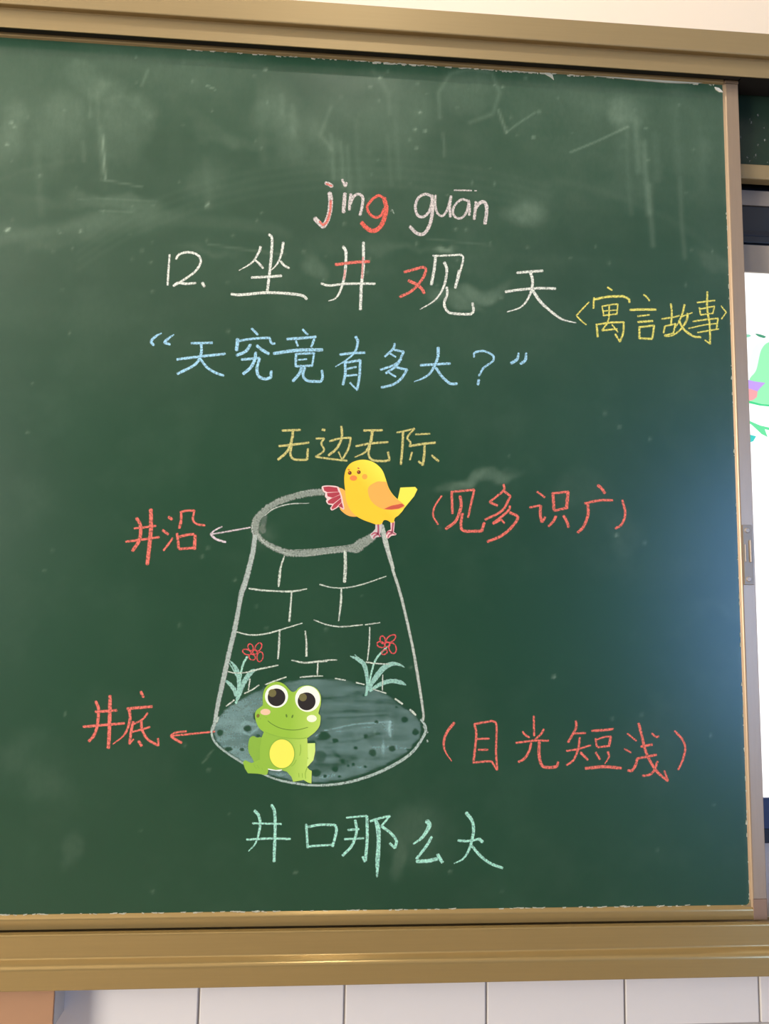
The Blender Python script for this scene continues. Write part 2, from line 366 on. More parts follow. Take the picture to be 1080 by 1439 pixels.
# recessed pull with its two screws on the side frame
hx0, hx1 = .5935, .6075
z_a, z_b = P(1044, 738)[2], P(1046, 822)[2]
pull = box('pull_plate', hx0, hx1, -p - .0016, -p, z_b, z_a, M_pull, .0007, 2); put(pull, SB); tag(pull, 'pale worn metal pull plate')
def kid(o, parent, root):
    o.parent = parent; o.location = o.location - parent.location - root.location
    return o
zc_ = (z_a + z_b) / 2
kid(box('finger_ridge', .6025, .6048, -p - .0045, -p - .001, zc_ - .011, zc_ + .021, M_screw, .0009, 3), pull, SB)
kid(box('finger_ridge', .5955, .5972, -p - .0032, -p - .001, zc_ - .010, zc_ + .015, M_screw, .0007, 3), pull, SB)
for zz in (z_a - .008, z_b + .008):
    bm = bmesh.new(); bmesh.ops.create_cone(bm, cap_ends=True, segments=20, radius1=.0042, radius2=.0030, depth=.0020, matrix=Matrix.Rotation(math.pi / 2, 4, 'X'))
    bmesh.ops.create_cone(bm, cap_ends=True, segments=10, radius1=.0012, radius2=.0012, depth=.0024, matrix=Matrix.Rotation(math.pi / 2, 4, 'X'))
    me = bpy.data.meshes.new('screw'); bm.to_mesh(me); bm.free(); me.materials.append(M_screw)
    o = bpy.data.objects.new('screw', me); C.objects.link(o); o.location = (.6000, -p - .0022, zz); kid(o, pull, SB)
# flaking white residue along the top frame
def residue(name, spans, seed, horiz=True, m=None):
    rs = random.Random(seed); vs, fs = [], []
    for x0, x1, base, hmin, hmax, dens in spans:
        k = int(abs(x1 - x0) / 0.0022 * dens)
        for _ in range(k):
            x = rs.uniform(x0, x1); h = rs.uniform(hmin, hmax); wd = rs.uniform(.0010, .0040); z = base - rs.uniform(0, .0010)
            i = len(vs); e = rs.uniform(-.001, .001)
            if horiz: q = [(x - wd, 0, z), (x + wd, 0, z + e), (x + wd * .7, 0, z - h + e), (x - wd * .8, 0, z - h)]
            else: q = [(z, 0, x - wd), (z + e, 0, x + wd), (z - h, 0, x + wd * .7), (z - h + e, 0, x - wd * .8)]
            dp = -rs.uniform(.0003, .0012)
            vs += [(a, dp, c + ZC) for a, _, c in q] + [(a, -.00005, c + ZC) for a, _, c in q]
            fs += [(i, i + 1, i + 2, i + 3), (i, i + 1, i + 5, i + 4), (i + 1, i + 2, i + 6, i + 5), (i + 2, i + 3, i + 7, i + 6), (i + 3, i, i + 4, i + 7)]
    return mesh_obj(name, vs, fs, m)
M_res = mat('chalk_residue', srgb(186, 186, 168), rough=0.95, noise=.2, nscale=200)
o = residue('chalk_residue', [(-.22, .10, BT + .0004, .0004, .0016, .35), (.05, .12, BT + .0004, .001, .0028, .8), (.24, .33, BT + .0004, .0008, .0022, .7), (.34, .575, BT + .0002, .0006, .0022, .3), (.12, .24, BT, .0005, .0015, .5)], 4, True, M_res)
tag(put(o, SB), 'flaky white chalk residue', kind='stuff')
o = residue('chalk_residue', [(BB + .0, .60, BR + .0006, .0003, .0010, .12)], 5, False, M_res); tag(put(o, SB), 'flaky white chalk residue', kind='stuff')
o = residue('chalk_residue', [(-.5, BR, BB + .0010, .0004, .0013, .22)], 8, True, M_res); tag(put(o, SB), 'flaky white chalk residue', kind='stuff')

# ------------------------------------------------------------------ chalk strokes
layer = [0]
rj = random.Random(5)
def spline(pts, closed=False, step=1.2):
    """Catmull-Rom through (x, y, w); a repeated point makes a sharp corner"""
    segs, cur = [], [pts[0]]
    for a in pts[1:]:
        if abs(a[0] - cur[-1][0]) < 1e-6 and abs(a[1] - cur[-1][1]) < 1e-6: segs.append(cur); cur = [a]
        else: cur.append(a)
    segs.append(cur); out = []
    for sg in segs:
        if len(sg) < 2: continue
        q = [np.array(p_, float) for p_ in sg]; res = []
        if closed: ext = [q[-2]] + q + [q[1]]
        else: ext = [2 * q[0] - q[1]] + q + [2 * q[-1] - q[-2]]
        for i in range(1, len(ext) - 2):
            p0, p1, p2, p3 = ext[i - 1:i + 3]; L_ = max(1, int(np.hypot(*(p2 - p1)[:2]) / step))
            for k in range(L_):
                t = k / L_
                res.append(.5 * ((2 * p1) + (-p0 + p2) * t + (2 * p0 - 5 * p1 + 4 * p2 - p3) * t * t + (-p0 + 3 * p1 - 3 * p2 + p3) * t ** 3))
        res.append(ext[-2]); out.append(np.array(res))
    return out
class Chalk:
    def __init__(s): s.v, s.f, s.c = [], [], []
    def stroke(s, pts, w_=None, a=1.0, soft=.42, jit=.14, closed=False, cap=True):
        pts = [tuple(q) if len(q) > 2 else (q[0], q[1], w_) for q in pts]
        for c in spline(pts, closed):
            layer[0] += 1; y = -.00012 - (layer[0] % 60) * .000006
            d = np.gradient(c[:, :2], axis=0); L_ = np.hypot(d[:, 0], d[:, 1]) + 1e-9; t = d / L_[:, None]; nn = np.stack([-t[:, 1], t[:, 0]], 1)
            n_ = len(c); cum = np.concatenate([[0], np.cumsum(np.hypot(*np.diff(c[:, :2], axis=0).T))]); tot = cum[-1]
            if cap:
                e = c[0, 2] * .35; e2 = c[-1, 2] * .3
                P0 = np.array([c[0, 0] - t[0, 0] * e, c[0, 1] - t[0, 1] * e, c[0, 2] * .55]); P1 = np.array([c[-1, 0] + t[-1, 0] * e2, c[-1, 1] + t[-1, 1] * e2, c[-1, 2] * .55])
                c = np.vstack([P0, c, P1]); nn = np.vstack([nn[0], nn, nn[-1]]); n_ += 2
            base = len(s.v); last = None
            for i in range(n_):
                wv = max(c[i, 2], .5) / 2; f_ = min(soft * 2, wv * .8)
                jl, jr = rj.gauss(0, jit), rj.gauss(0, jit); al = a * rj.uniform(.84, 1.0)
                end = .35 if (cap and i in (0, n_ - 1)) else 1
                for off, cv in ((-wv - f_ * .45 + jl, 0), (-wv + f_ * .6 + jl, al), (wv - f_ * .6 + jr, al), (wv + f_ * .45 + jr, 0)):
                    s.v.append(P(c[i, 0] + nn[i, 0] * off, c[i, 1] + nn[i, 1] * off, y)); s.c.append(cv * end)
                if i:
                    k = base + 4 * i
                    for j in range(3): s.f.append((k - 4 + j, k - 3 + j, k + j + 1, k + j))
    def build(s, name, rgb, parent, label=None, root=None, grain=.55):
        o = mesh_obj(name, s.v, s.f, chalk(rgb, grain))
        at = o.data.attributes.new('cov', 'FLOAT', 'POINT'); at.data.foreach_set('value', s.c)
        if root: kid(o, parent, root)
        else: put(o, parent)
        if label: o['label'] = label
        return o
ALL_REG = dict(R1=(420, 240, 300 / 1080), R2=(220, 320, 320 / 1080), R3=(540, 330, 300 / 1080), R4=(800, 390, 240 / 1080), R5=(200, 450, 280 / 1080),
               R6=(460, 460, 300 / 1080), R7=(370, 580, .25), R8=(590, 660, 310 / 1080), L1=(160, 690, 220 / 1080), L2=(100, 950, 220 / 1080),
               L3=(600, 990, 200 / 1080), L4=(780, 990, 210 / 1080), L5=(330, 1120, 210 / 1080), L6=(510, 1120, 210 / 1080),
               B=(430, 620, 190 / 1080), F=(330, 940, 140 / 1080), W1=(340, 670, 220 / 1080), W2=(300, 800, 160 / 1080), W3=(440, 800, 180 / 1080), W4=(280, 940, 340 / 1080))
def conv(reg, pts, w_=None):
    x0, y0, s = ALL_REG[reg]; out = []
    for q in pts: out.append((x0 + q[0] * s, y0 + q[1] * s, (q[2] if len(q) > 2 else w_) * s))
    return out
WHITE, PINKW, RED, YEL, YEL2, BLUE, MINT = (238, 242, 228), (224, 215, 208), (238, 126, 110), (240, 234, 122), (216, 208, 132), (172, 222, 244), (176, 236, 212)
def glyph(reg, label, rgb, *strokes, extra=None, name='chalk_character'):
    """each stroke is (width, x, y, x, y, ...) in the units of a region; negative width marks a taper at the end"""
    c = Chalk()
    for st in strokes:
        w_ = st[0]; pts = [(st[i], st[i + 1]) for i in range(1, len(st), 2)]
        n_ = len(pts)
        if w_ < 0: pts = [(x, y, -w_ * (1.08 - .72 * (k / (n_ - 1)) ** 1.5)) for k, (x, y) in enumerate(pts)]
        else: pts = [(x, y, w_ * (1 if 0 < k < n_ - 1 else .95)) for k, (x, y) in enumerate(pts)]
        c.stroke(conv(reg, pts))
    o = c.build(name, rgb, SB, label)
    if extra:
        for rgb2, sts in extra:
            c = Chalk()
            for st in sts: c.stroke(conv(reg, [(st[i], st[i + 1], st[0]) for i in range(1, len(st), 2)]))
            v = c.build('chalk_overlay', rgb2, SB); v.parent = o; v.location = (0, 0, 0)
            v['label'] = 'coloured chalk stroke over the white one'
    return o

# pinyin line
glyph('R1', 'pink and white letter j', PINKW, (20, 135, 62, 150, 68, 168, 78), (24, 155, 112, 160, 150, 155, 205, 140, 255, 122, 282, 122, 282, 100, 262, 80, 240), extra=[(RED, [(12, 160, 150, 158, 200, 142, 255, 122, 276, 122, 276, 104, 256), (9, 137, 66, 165, 76)])])
glyph('R1', 'white letter i with tone mark', PINKW, (13, 218, 45, 228, 68, 235, 78, 235, 78, 240, 60), (19, 232, 115, 228, 165, 225, 210))
glyph('R1', 'white letter n', PINKW, (14, 262, 118, 256, 160, 255, 198), (15, 258, 168, 275, 132, 300, 118, 322, 135, 318, 185, 308, 224))
glyph('R1', 'red letter g', (242, 114, 98), (14, 425, 136, 402, 125, 370, 145, 345, 182, 355, 215, 385, 236, 415, 225, 430, 192), (22, 430, 138, 441, 190, 428, 250, 402, 292, 370, 304, 340, 288, 316, 262))
glyph('R1', 'white letter g', PINKW, (14, 672, 130, 640, 118, 605, 135, 588, 180, 600, 225, 630, 232, 658, 205, 672, 158), (17, 672, 125, 675, 190, 665, 260, 642, 308, 618, 322, 590, 312, 560, 282))
glyph('R1', 'white letter u', PINKW, (12, 690, 124, 688, 168, 700, 214, 726, 228, 750, 195, 765, 140), (14, 768, 128, 762, 180, 765, 233))
glyph('R1', 'white letter a under a bar', PINKW, (12, 852, 152, 825, 145, 795, 165, 778, 200, 790, 234, 822, 238, 848, 205, 857, 160), (13, 858, 150, 862, 190, 860, 224), (8, 785, 98, 872, 100), (6, 888, 101, 898, 101))
glyph('R1', 'white letter n at the line end', PINKW, (15, 895, 158, 890, 205, 885, 245), (18, 890, 192, 912, 164, 938, 160, 949, 195, 940, 268))
glyph('R1', None, (150, 170, 150), (6, 465, 205, 470, 196, 480, 216), name='chalk_mark')
# title
glyph('R2', 'white numeral 1', WHITE, (10, 62, 128, 56, 200, 52, 272))
glyph('R2', 'white numeral 2 with full stop', WHITE, (11, 92, 148, 108, 126, 150, 116, 195, 130, 209, 162, 185, 205, 135, 243, 80, 276, 80, 276, 100, 262, 140, 266, 185, 262), (15, 217, 262, 226, 278))
glyph('R2', 'white character 坐', WHITE, (-12, 492, 90, 485, 115, 452, 165, 390, 203), (11, 465, 152, 485, 170, 505, 192), (-12, 600, 70, 592, 120, 572, 170, 540, 205), (11, 588, 158, 604, 178, 628, 192),
      (13, 533, 32, 547, 55, 541, 160, 525, 298), (12, 450, 236, 520, 233, 592, 228), (13, 354, 315, 400, 318, 520, 308, 620, 312, 690, 322, 712, 338))
glyph('R2', 'white character 井 in title', WHITE, (-14, 885, 90, 897, 120, 892, 220, 870, 300, 847, 335, 815, 347), (14, 980, 70, 980, 180, 970, 280, 966, 388), (11, 780, 265, 820, 274, 900, 266, 1035, 265),
      extra=[(RED, [(14, 848, 175, 930, 165, 1008, 160)]), ((240, 170, 160), [(9, 893, 200, 889, 245)]), ((240, 170, 160), [(9, 978, 140, 974, 240)])])
glyph('R3', 'red left half of character 观', RED, (14, 100, 188, 160, 172, 196, 164, 209, 180, 190, 225, 140, 282, 78, 314), (16, 122, 232, 160, 250, 190, 275, 200, 296))
glyph('R3', 'white right half of character 观', WHITE, (15, 258, 110, 252, 170, 237, 252), (10, 245, 106, 310, 105, 385, 100, 385, 100, 398, 122, 376, 210, 358, 270), (14, 378, 180, 358, 268),
      (-14, 303, 140, 315, 178, 300, 260, 255, 330, 180, 377), (13, 315, 265, 317, 300, 302, 350, 322, 390, 370, 400, 435, 402, 435, 402, 450, 385, 445, 345))
glyph('R3', 'white character 天 in title', WHITE, (13, 670, 192, 740, 186, 800, 182), (13, 612, 288, 680, 278, 780, 270, 865, 272), (-14, 738, 190, 749, 240, 732, 310, 690, 365, 620, 390), (-15, 745, 275, 790, 340, 860, 402, 905, 430, 968, 445))
# yellow genre note
glyph('R4', 'yellow opening angle bracket', YEL, (9, 122, 155, 80, 200, 42, 240, 42, 240, 75, 275, 105, 298))
glyph('R4', 'yellow character 寓', YEL, (12, 240, 62, 268, 80), (12, 155, 128, 150, 195), (15, 152, 140, 240, 122, 335, 118, 335, 118, 372, 135, 378, 158), (10, 205, 182, 215, 235), (10, 205, 182, 260, 172, 305, 168, 305, 168, 298, 235),
      (8, 215, 212, 298, 205), (10, 212, 240, 300, 230), (10, 250, 178, 248, 250, 235, 300), (14, 170, 295, 178, 375), (12, 180, 296, 260, 285, 342, 282, 342, 282, 338, 350, 318, 406, 318, 406, 288, 358),
      (11, 235, 292, 205, 335, 205, 335, 270, 328, 300, 325), (10, 268, 298, 305, 345))
glyph('R4', 'yellow character 言', YEL, (11, 468, 108, 488, 124, 505, 147), (16, 382, 205, 450, 202, 545, 203), (11, 430, 245, 505, 236), (14, 432, 281, 525, 275), (14, 442, 310, 440, 385), (13, 442, 314, 535, 303, 535, 303, 522, 385), (14, 442, 384, 520, 388))
glyph('R4', 'yellow character 故', YEL, (11, 582, 262, 660, 250, 695, 240), (12, 640, 165, 646, 230, 640, 300), (12, 602, 308, 594, 350), (11, 602, 308, 670, 292, 670, 292, 655, 350), (12, 600, 366, 660, 352),
      (-13, 726, 172, 712, 230, 690, 280, 668, 318), (9, 700, 250, 775, 222), (-14, 745, 228, 740, 270, 700, 330, 645, 368, 600, 372), (14, 690, 270, 720, 325, 780, 370, 830, 378))
glyph('R4', 'yellow character 事', YEL, (11, 806, 158, 918, 145), (11, 820, 190, 828, 234), (10, 820, 200, 915, 182, 915, 182, 905, 228), (10, 828, 236, 905, 226), (11, 780, 278, 860, 266, 938, 258), (9, 752, 322, 850, 300, 935, 290), (10, 808, 348, 942, 325),
      (11, 938, 260, 928, 325), (13, 870, 90, 870, 200, 885, 300, 888, 420), (10, 888, 420, 855, 395))
glyph('R4', 'yellow closing angle bracket', YEL, (9, 958, 180, 990, 220, 990, 220, 960, 262))
# blue question
def taper(reg, label, rgb, lists, name='chalk_character'):
    c = Chalk()
    for l in lists: c.stroke(conv(reg, l))
    return c.build(name, rgb, SB, label)
taper('R5', 'blue opening quotation marks', BLUE, [[(103, 70, 7), (72, 88, 13), (48, 115, 17), (62, 136, 13)], [(170, 78, 7), (142, 98, 13), (122, 120, 17), (150, 131, 12)]], 'chalk_quotation_mark')
glyph('R5', 'blue character 天', BLUE, (13, 264, 125, 380, 122), (14, 187, 212, 320, 196, 448, 182), (15, 318, 128, 318, 180, 287, 238, 190, 291), (14, 310, 205, 350, 255, 395, 284, 440, 300))
glyph('R5', 'blue character 究', BLUE, (14, 592, 45, 625, 78), (20, 516, 102, 510, 163), (13, 515, 113, 600, 100, 688, 95, 688, 95, 700, 125, 718, 125), (17, 586, 132, 560, 168, 510, 191), (17, 620, 138, 650, 162, 685, 182),
      (14, 537, 213, 600, 208, 635, 205), (17, 614, 175, 608, 215, 585, 258, 546, 291), (16, 634, 208, 620, 265, 632, 305, 665, 318, 695, 311, 695, 311, 698, 276))
glyph('R5', 'blue character 竟', BLUE, (13, 868, 50, 895, 78), (15, 783, 102, 860, 97, 940, 90), (12, 832, 112, 842, 140), (14, 932, 100, 915, 145), (18, 712, 180, 840, 163, 975, 160), (14, 832, 182, 830, 250), (12, 835, 183, 930, 178, 930, 178, 920, 245),
      (10, 845, 215, 890, 211), (13, 832, 250, 922, 246), (17, 862, 258, 850, 290, 815, 330), (15, 880, 258, 870, 298, 895, 328, 965, 333, 965, 333, 976, 310, 972, 272))
glyph('R6', 'blue character 有', BLUE, (-14, 142, 48, 153, 75, 137, 125, 95, 165, 40, 199), (13, 63, 138, 120, 131, 190, 128), (14, 88, 170, 90, 230, 78, 290), (13, 90, 179, 165, 166, 165, 166, 162, 240, 150, 317), (10, 150, 317, 132, 300, 114, 280), (11, 95, 211, 145, 200), (11, 95, 245, 150, 240))
glyph('R6', 'blue character 多', BLUE, (12, 340, 82, 332, 108, 290, 148), (12, 332, 112, 385, 124, 385, 124, 350, 182, 268, 215), (10, 312, 130, 345, 150), (13, 372, 160, 345, 197, 295, 232), (13, 350, 203, 402, 215, 402, 215, 372, 260, 330, 290, 272, 304), (11, 308, 227, 345, 250))
glyph('R6', 'blue character 大', BLUE, (13, 470, 192, 545, 187, 620, 183), (-15, 560, 103, 555, 160, 520, 230, 480, 258, 438, 275), (14, 548, 205, 580, 250, 620, 284, 655, 285))
glyph('R6', 'blue question mark', BLUE, (11, 740, 150, 745, 128, 790, 120, 835, 142, 836, 170, 790, 205, 765, 246), (15, 765, 266, 760, 290))
taper('R6', 'blue closing quotation marks', BLUE, [[(966, 130, 10), (958, 162, 15), (928, 182, 15)], [(1004, 130, 11), (1000, 165, 15), (975, 185, 13)]], 'chalk_quotation_mark')
# boundless
glyph('R7', 'pale yellow first character 无', YEL2, (13, 106, 100, 208, 97), (13, 87, 188, 160, 180, 255, 168), (15, 166, 102, 160, 150, 135, 215, 82, 264), (13, 158, 182, 152, 235, 175, 262, 245, 264, 245, 264, 250, 202))
glyph('R7', 'pale yellow character 边', YEL2, (14, 330, 94, 345, 98), (12, 372, 160, 430, 145, 490, 140, 490, 140, 478, 200, 442, 264), (14, 438, 76, 440, 140, 412, 200, 365, 240), (9, 442, 264, 422, 220), (11, 296, 145, 342, 145, 342, 145, 325, 172, 340, 212, 294, 248, 294, 248, 380, 260, 470, 270))
glyph('R7', 'pale yellow second character 无', YEL2, (13, 563, 100, 668, 98), (13, 520, 188, 600, 173, 700, 165), (-16, 612, 102, 601, 168, 570, 222, 512, 250), (13, 598, 185, 590, 235, 612, 265, 670, 272, 708, 266, 708, 266, 700, 220))
glyph('R7', 'pale yellow character 际', YEL2, (14, 785, 105, 780, 200, 772, 290), (11, 750, 112, 848, 90, 848, 90, 808, 140, 826, 165, 820, 190), (11, 855, 122, 935, 118), (13, 820, 188, 890, 176, 966, 168), (14, 905, 180, 903, 240, 895, 294, 895, 294, 872, 274), (11, 835, 222, 822, 265), (13, 945, 240, 984, 272))
# red answers
glyph('R8', 'red opening bracket beside the bird', RED, (9, 105, 128, 72, 180, 64, 225, 88, 268), name='chalk_bracket')
glyph('R8', 'red character 见', RED, (13, 155, 112, 158, 215), (11, 152, 109, 265, 98, 265, 98, 250, 165, 235, 234), (15, 196, 130, 200, 180, 175, 250, 126, 290), (14, 207, 215, 200, 270, 216, 300, 302, 300, 302, 300, 314, 260))
glyph('R8', 'red character 多', RED, (11, 408, 72, 408, 102, 340, 158), (13, 342, 160, 378, 176), (12, 412, 106, 442, 130, 442, 130, 402, 200, 318, 245), (12, 440, 178, 428, 205, 357, 262), (14, 440, 210, 478, 235, 440, 290, 390, 328, 330, 352), (13, 357, 264, 395, 245), (11, 395, 242, 412, 262))
glyph('R8', 'red character 识', RED, (11, 573, 108, 610, 135), (11, 537, 185, 588, 175), (14, 590, 177, 588, 220, 596, 257), (13, 598, 256, 612, 232), (15, 650, 114, 655, 195), (12, 650, 116, 725, 108), (17, 724, 110, 716, 190), (13, 655, 201, 716, 188), (13, 665, 228, 650, 255, 628, 277), (14, 701, 226, 716, 250, 727, 281))
glyph('R8', 'red character 广', RED, (15, 870, 76, 888, 92, 904, 115), (12, 806, 165, 880, 150, 942, 150), (14, 820, 168, 822, 220, 800, 278, 772, 308))
glyph('R8', 'red closing bracket beside the bird', RED, (12, 990, 150, 1004, 215, 986, 268, 956, 288), name='chalk_bracket')
# well labels
glyph('L1', 'red character 井 of the rim label', RED, (23, 157, 187, 183, 240, 176, 335, 128, 413), (27, 254, 128, 256, 250, 244, 380, 230, 505), (15, 140, 258, 215, 250, 290, 240), (16, 82, 350, 200, 334, 312, 318))
glyph('L1', 'red character 沿', RED, (22, 378, 180, 400, 194), (19, 336, 271, 374, 298), (15, 405, 324, 372, 372, 342, 410), (19, 465, 150, 462, 210, 450, 256), (15, 457, 146, 500, 136, 555, 135, 555, 135, 545, 195, 572, 228, 628, 237), (19, 436, 294, 447, 393), (19, 450, 316, 500, 303, 550, 297), (24, 560, 305, 555, 400), (18, 450, 400, 550, 392))
glyph('L1', 'pinkish white arrow to the rim label', (228, 214, 216), (10, 668, 298, 780, 280, 945, 250), (11, 745, 246, 700, 268, 665, 297), (16, 667, 300, 705, 332, 770, 353), name='chalk_arrow')
glyph('L2', 'red character 井 of the floor label', RED, (21, 170, 175, 188, 230, 180, 340, 157, 408, 122, 450), (25, 268, 138, 266, 250, 262, 400, 256, 496), (18, 167, 247, 240, 242, 315, 236), (18, 84, 350, 200, 340, 366, 326))
glyph('L2', 'red character 底', RED, (20, 480, 108, 498, 146), (20, 387, 226, 470, 218, 558, 211), (-20, 400, 232, 405, 300, 370, 400, 288, 470), (14, 528, 255, 490, 300, 425, 334), (19, 428, 315, 415, 370, 402, 468), (12, 402, 468, 430, 436), (15, 415, 386, 470, 373, 543, 352), (18, 483, 308, 490, 375, 530, 438, 596, 478), (15, 602, 480, 598, 430), (21, 465, 450, 485, 482))
glyph('L2', 'red arrow to the floor label', RED, (13, 692, 413, 820, 400, 990, 383), (15, 793, 381, 720, 391, 686, 412), (18, 688, 416, 720, 438, 763, 461), name='chalk_arrow')
glyph('L3', 'red opening bracket beside the frog', RED, (-21, 205, 140, 150, 210, 125, 290, 140, 360, 185, 430), name='chalk_bracket')
glyph('L3', 'red character 目', RED, (18, 358, 150, 372, 230, 352, 428), (16, 357, 148, 430, 136, 492, 124, 492, 124, 525, 158, 522, 350, 531, 498), (16, 347, 442, 440, 432, 490, 432), (15, 490, 432, 529, 498), (16, 378, 262, 470, 258), (16, 388, 344, 460, 343))
glyph('L3', 'red character 光', RED, (16, 808, 88, 811, 238), (16, 724, 207, 745, 232, 775, 250), (16, 884, 188, 860, 228, 818, 264), (16, 674, 291, 800, 275, 920, 275), (19, 788, 292, 770, 360, 735, 412, 692, 436), (23, 850, 288, 848, 380, 870, 462, 920, 478, 982, 472), (20, 985, 468, 992, 436))
glyph('L4', 'red character 短', RED, (18, 148, 118, 148, 172, 92, 273), (15, 142, 209, 218, 206), (14, 80, 335, 160, 323, 255, 294), (16, 176, 238, 165, 320, 132, 400, 82, 438), (19, 182, 347, 234, 400), (18, 264, 190, 340, 186, 418, 177), (16, 290, 246, 300, 304), (13, 295, 256, 350, 236, 402, 230), (20, 400, 234, 388, 298), (16, 306, 309, 393, 299), (17, 291, 347, 323, 396), (-17, 380, 342, 386, 380, 356, 430), (22, 218, 462, 350, 450, 475, 460))
glyph('L4', 'red character 浅', RED, (13, 520, 210, 585, 262), (13, 500, 319, 547, 349), (20, 592, 390, 578, 440, 552, 478, 524, 476), (20, 602, 137, 625, 230, 660, 360, 730, 480, 812, 553), (15, 814, 553, 787, 478), (18, 618, 305, 700, 289), (18, 594, 390, 730, 363), (15, 697, 209, 730, 236, 746, 228), (17, 738, 412, 710, 482, 672, 510, 630, 515))
glyph('L4', 'red closing bracket beside the frog', RED, (16, 862, 192, 915, 250, 938, 312, 920, 400, 887, 472), name='chalk_bracket')
# mint line
glyph('L5', 'mint character 井', MINT, (-22, 142, 100, 174, 140, 180, 220, 150, 330, 98, 392), (22, 264, 58, 287, 110, 290, 250, 284, 400, 283, 466), (15, 127, 190, 335, 195), (16, 84, 308, 250, 300, 400, 303))
glyph('L5', 'mint character 口', MINT, (19, 515, 198, 525, 368), (19, 532, 215, 620, 200, 720, 202), (20, 722, 202, 733, 245, 705, 358), (16, 522, 358, 620, 350, 702, 346))
c = Chalk()
for w_, *q in [(14, 806, 150, 880, 142, 952, 136), (22, 953, 140, 955, 300, 942, 462), (18, 938, 466, 922, 432), (16, 817, 238, 895, 232), (16, 792, 305, 930, 298), (20, 868, 168, 878, 250, 845, 350, 778, 424)]:
    c.stroke(conv('L5', [(q[i], q[i + 1], w_) for i in range(0, len(q), 2)]))
c.stroke(conv('L6', [(88, 160, 24), (108, 230, 34), (112, 330, 28), (105, 450, 32), (100, 578, 12)]))
for w_, *q in [(17, 52, 175, 130, 151, 193, 137), (16, 193, 137, 132, 210), (21, 132, 210, 200, 262, 240, 318, 228, 368), (19, 228, 368, 192, 335)]:
    c.stroke(conv('L6', [(q[i], q[i + 1], w_) for i in range(0, len(q), 2)]))
c.build('chalk_character', MINT, SB, 'mint character 那')
glyph('L6', 'mint character 么', MINT, (-34, 462, 175, 478, 208, 430, 288, 362, 340), (21, 495, 288, 460, 350, 385, 448), (28, 388, 465, 460, 463, 535, 447), (26, 538, 416, 572, 472))
glyph('L6', 'mint character 大', MINT, (-24, 745, 115, 788, 175, 796, 260, 765, 380, 720, 448, 657, 480), (19, 686, 315, 760, 318, 845, 302), (26, 840, 305, 862, 324), (21, 785, 355, 850, 428, 920, 480, 1008, 513))

# ------------------------------------------------------------------ the chalk well
GREY = (176, 186, 172); LG = (206, 214, 200)
c = Chalk()
arcU = [(560, 105, 46), (480, 110, 46), (380, 130, 44), (270, 165, 44), (180, 212, 44), (115, 275, 50), (90, 330, 54), (88, 385, 44)]
c.stroke(conv('W1', arcU), a=.70, jit=.5, soft=.8); c.stroke(conv('W1', [(x, y + 3, w_ * .5) for x, y, w_ in arcU]), a=.35, jit=.6, soft=.8)
arcL = [(98, 395, 34), (155, 452, 34), (250, 502, 42), (340, 528, 46), (480, 524, 44), (620, 507, 40), (740, 496, 44), (820, 462, 66), (890, 420, 56), (925, 385, 40)]
c.stroke(conv('W1', arcL), a=.72, jit=.5, soft=.8)
c.stroke(conv('W1', [(720, 505, 22), (790, 514, 24), (830, 492, 26)]), a=.6, soft=.8)
c.stroke(conv('W1', [(130, 350, 60), (150, 380, 40)]), a=.3, soft=2); c.stroke(conv('W1', [(160, 270, 30), (145, 330, 40)]), a=.25, soft=2)
c.build('chalk_well_rim', GREY, SB, 'smudged pale grey chalk ellipse of the well rim', grain=.35)
c = Chalk()
c.stroke(conv('W1', [(155, 268, 7), (220, 220, 9), (330, 188, 8), (462, 183, 5)]), a=.9)
c.stroke(conv('W1', [(105, 400, 9), (160, 460, 8), (260, 512, 8), (330, 535, 8)]), a=.8); c.stroke(conv('W1', [(360, 545, 5), (480, 542, 6), (700, 512, 6)]), a=.6)
c.stroke(conv('W1', [(75, 310, 6), (70, 370, 10), (90, 420, 12)]), a=.7); c.stroke(conv('W1', [(370, 112, 5), (440, 98, 6), (540, 92, 5)]), a=.6); c.stroke(conv('W1', [(100, 270, 5), (180, 195, 6), (280, 145, 5)]), a=.5)
c.stroke(conv('W1', [(330, 505, 4), (500, 498, 5), (740, 470, 5), (830, 440, 5)]), a=.5)
c.build('chalk_well_rim_line', LG, SB)
c = Chalk()
c.stroke(conv('W1', [(90, 405, 32), (70, 540, 34), (20, 736, 36)]) + conv('W2', [(262, 250, 40), (200, 570, 46), (150, 780, 44), (100, 1010, 46), (40, 1290, 40)]) + conv('W4', [(68, 240, 15), (58, 275, 10)]), a=.82, jit=.25, soft=.6)
c.stroke(conv('W2', [(310, 30, 6), (250, 200, 8), (230, 290, 5)]), a=.7)
c.build('chalk_well_side', (196, 208, 198), SB, 'thick pale chalk line on the left of the well', grain=.3)
c = Chalk()
c.stroke(conv('W1', [(962, 338, 32), (985, 430, 36), (1005, 510, 30), (1040, 630, 24)]) + conv('W3', [(670, 5, 24), (740, 230, 24), (830, 620, 22), (880, 900, 24), (925, 1195, 20)]) + conv('W4', [(998, 232, 10)]), a=.9, jit=.15, soft=.5)
c.build('chalk_well_side', (208, 216, 202), SB, 'pale chalk line on the right of the well', grain=.35)
c = Chalk()
c.stroke(conv('W4', [(85, 215, 6), (62, 250, 8), (54, 280, 9), (70, 328, 10), (130, 380, 9), (250, 452, 9), (330, 488, 9), (400, 506, 10), (500, 519, 10), (600, 516, 11), (700, 497, 12), (820, 453, 14), (935, 385, 13), (995, 310, 12), (1010, 262, 11), (988, 225, 9)]), a=.9)
c.stroke(conv('W4', [(1000, 255, 9), (1018, 285, 8)]), a=.7); c.stroke(conv('W4', [(1016, 318, 8), (1018, 326, 8)]), a=.8); c.stroke(conv('W4', [(85, 348, 6), (200, 425, 6)]), a=.5)
c.build('chalk_well_bottom_line', (190, 210, 198), SB)
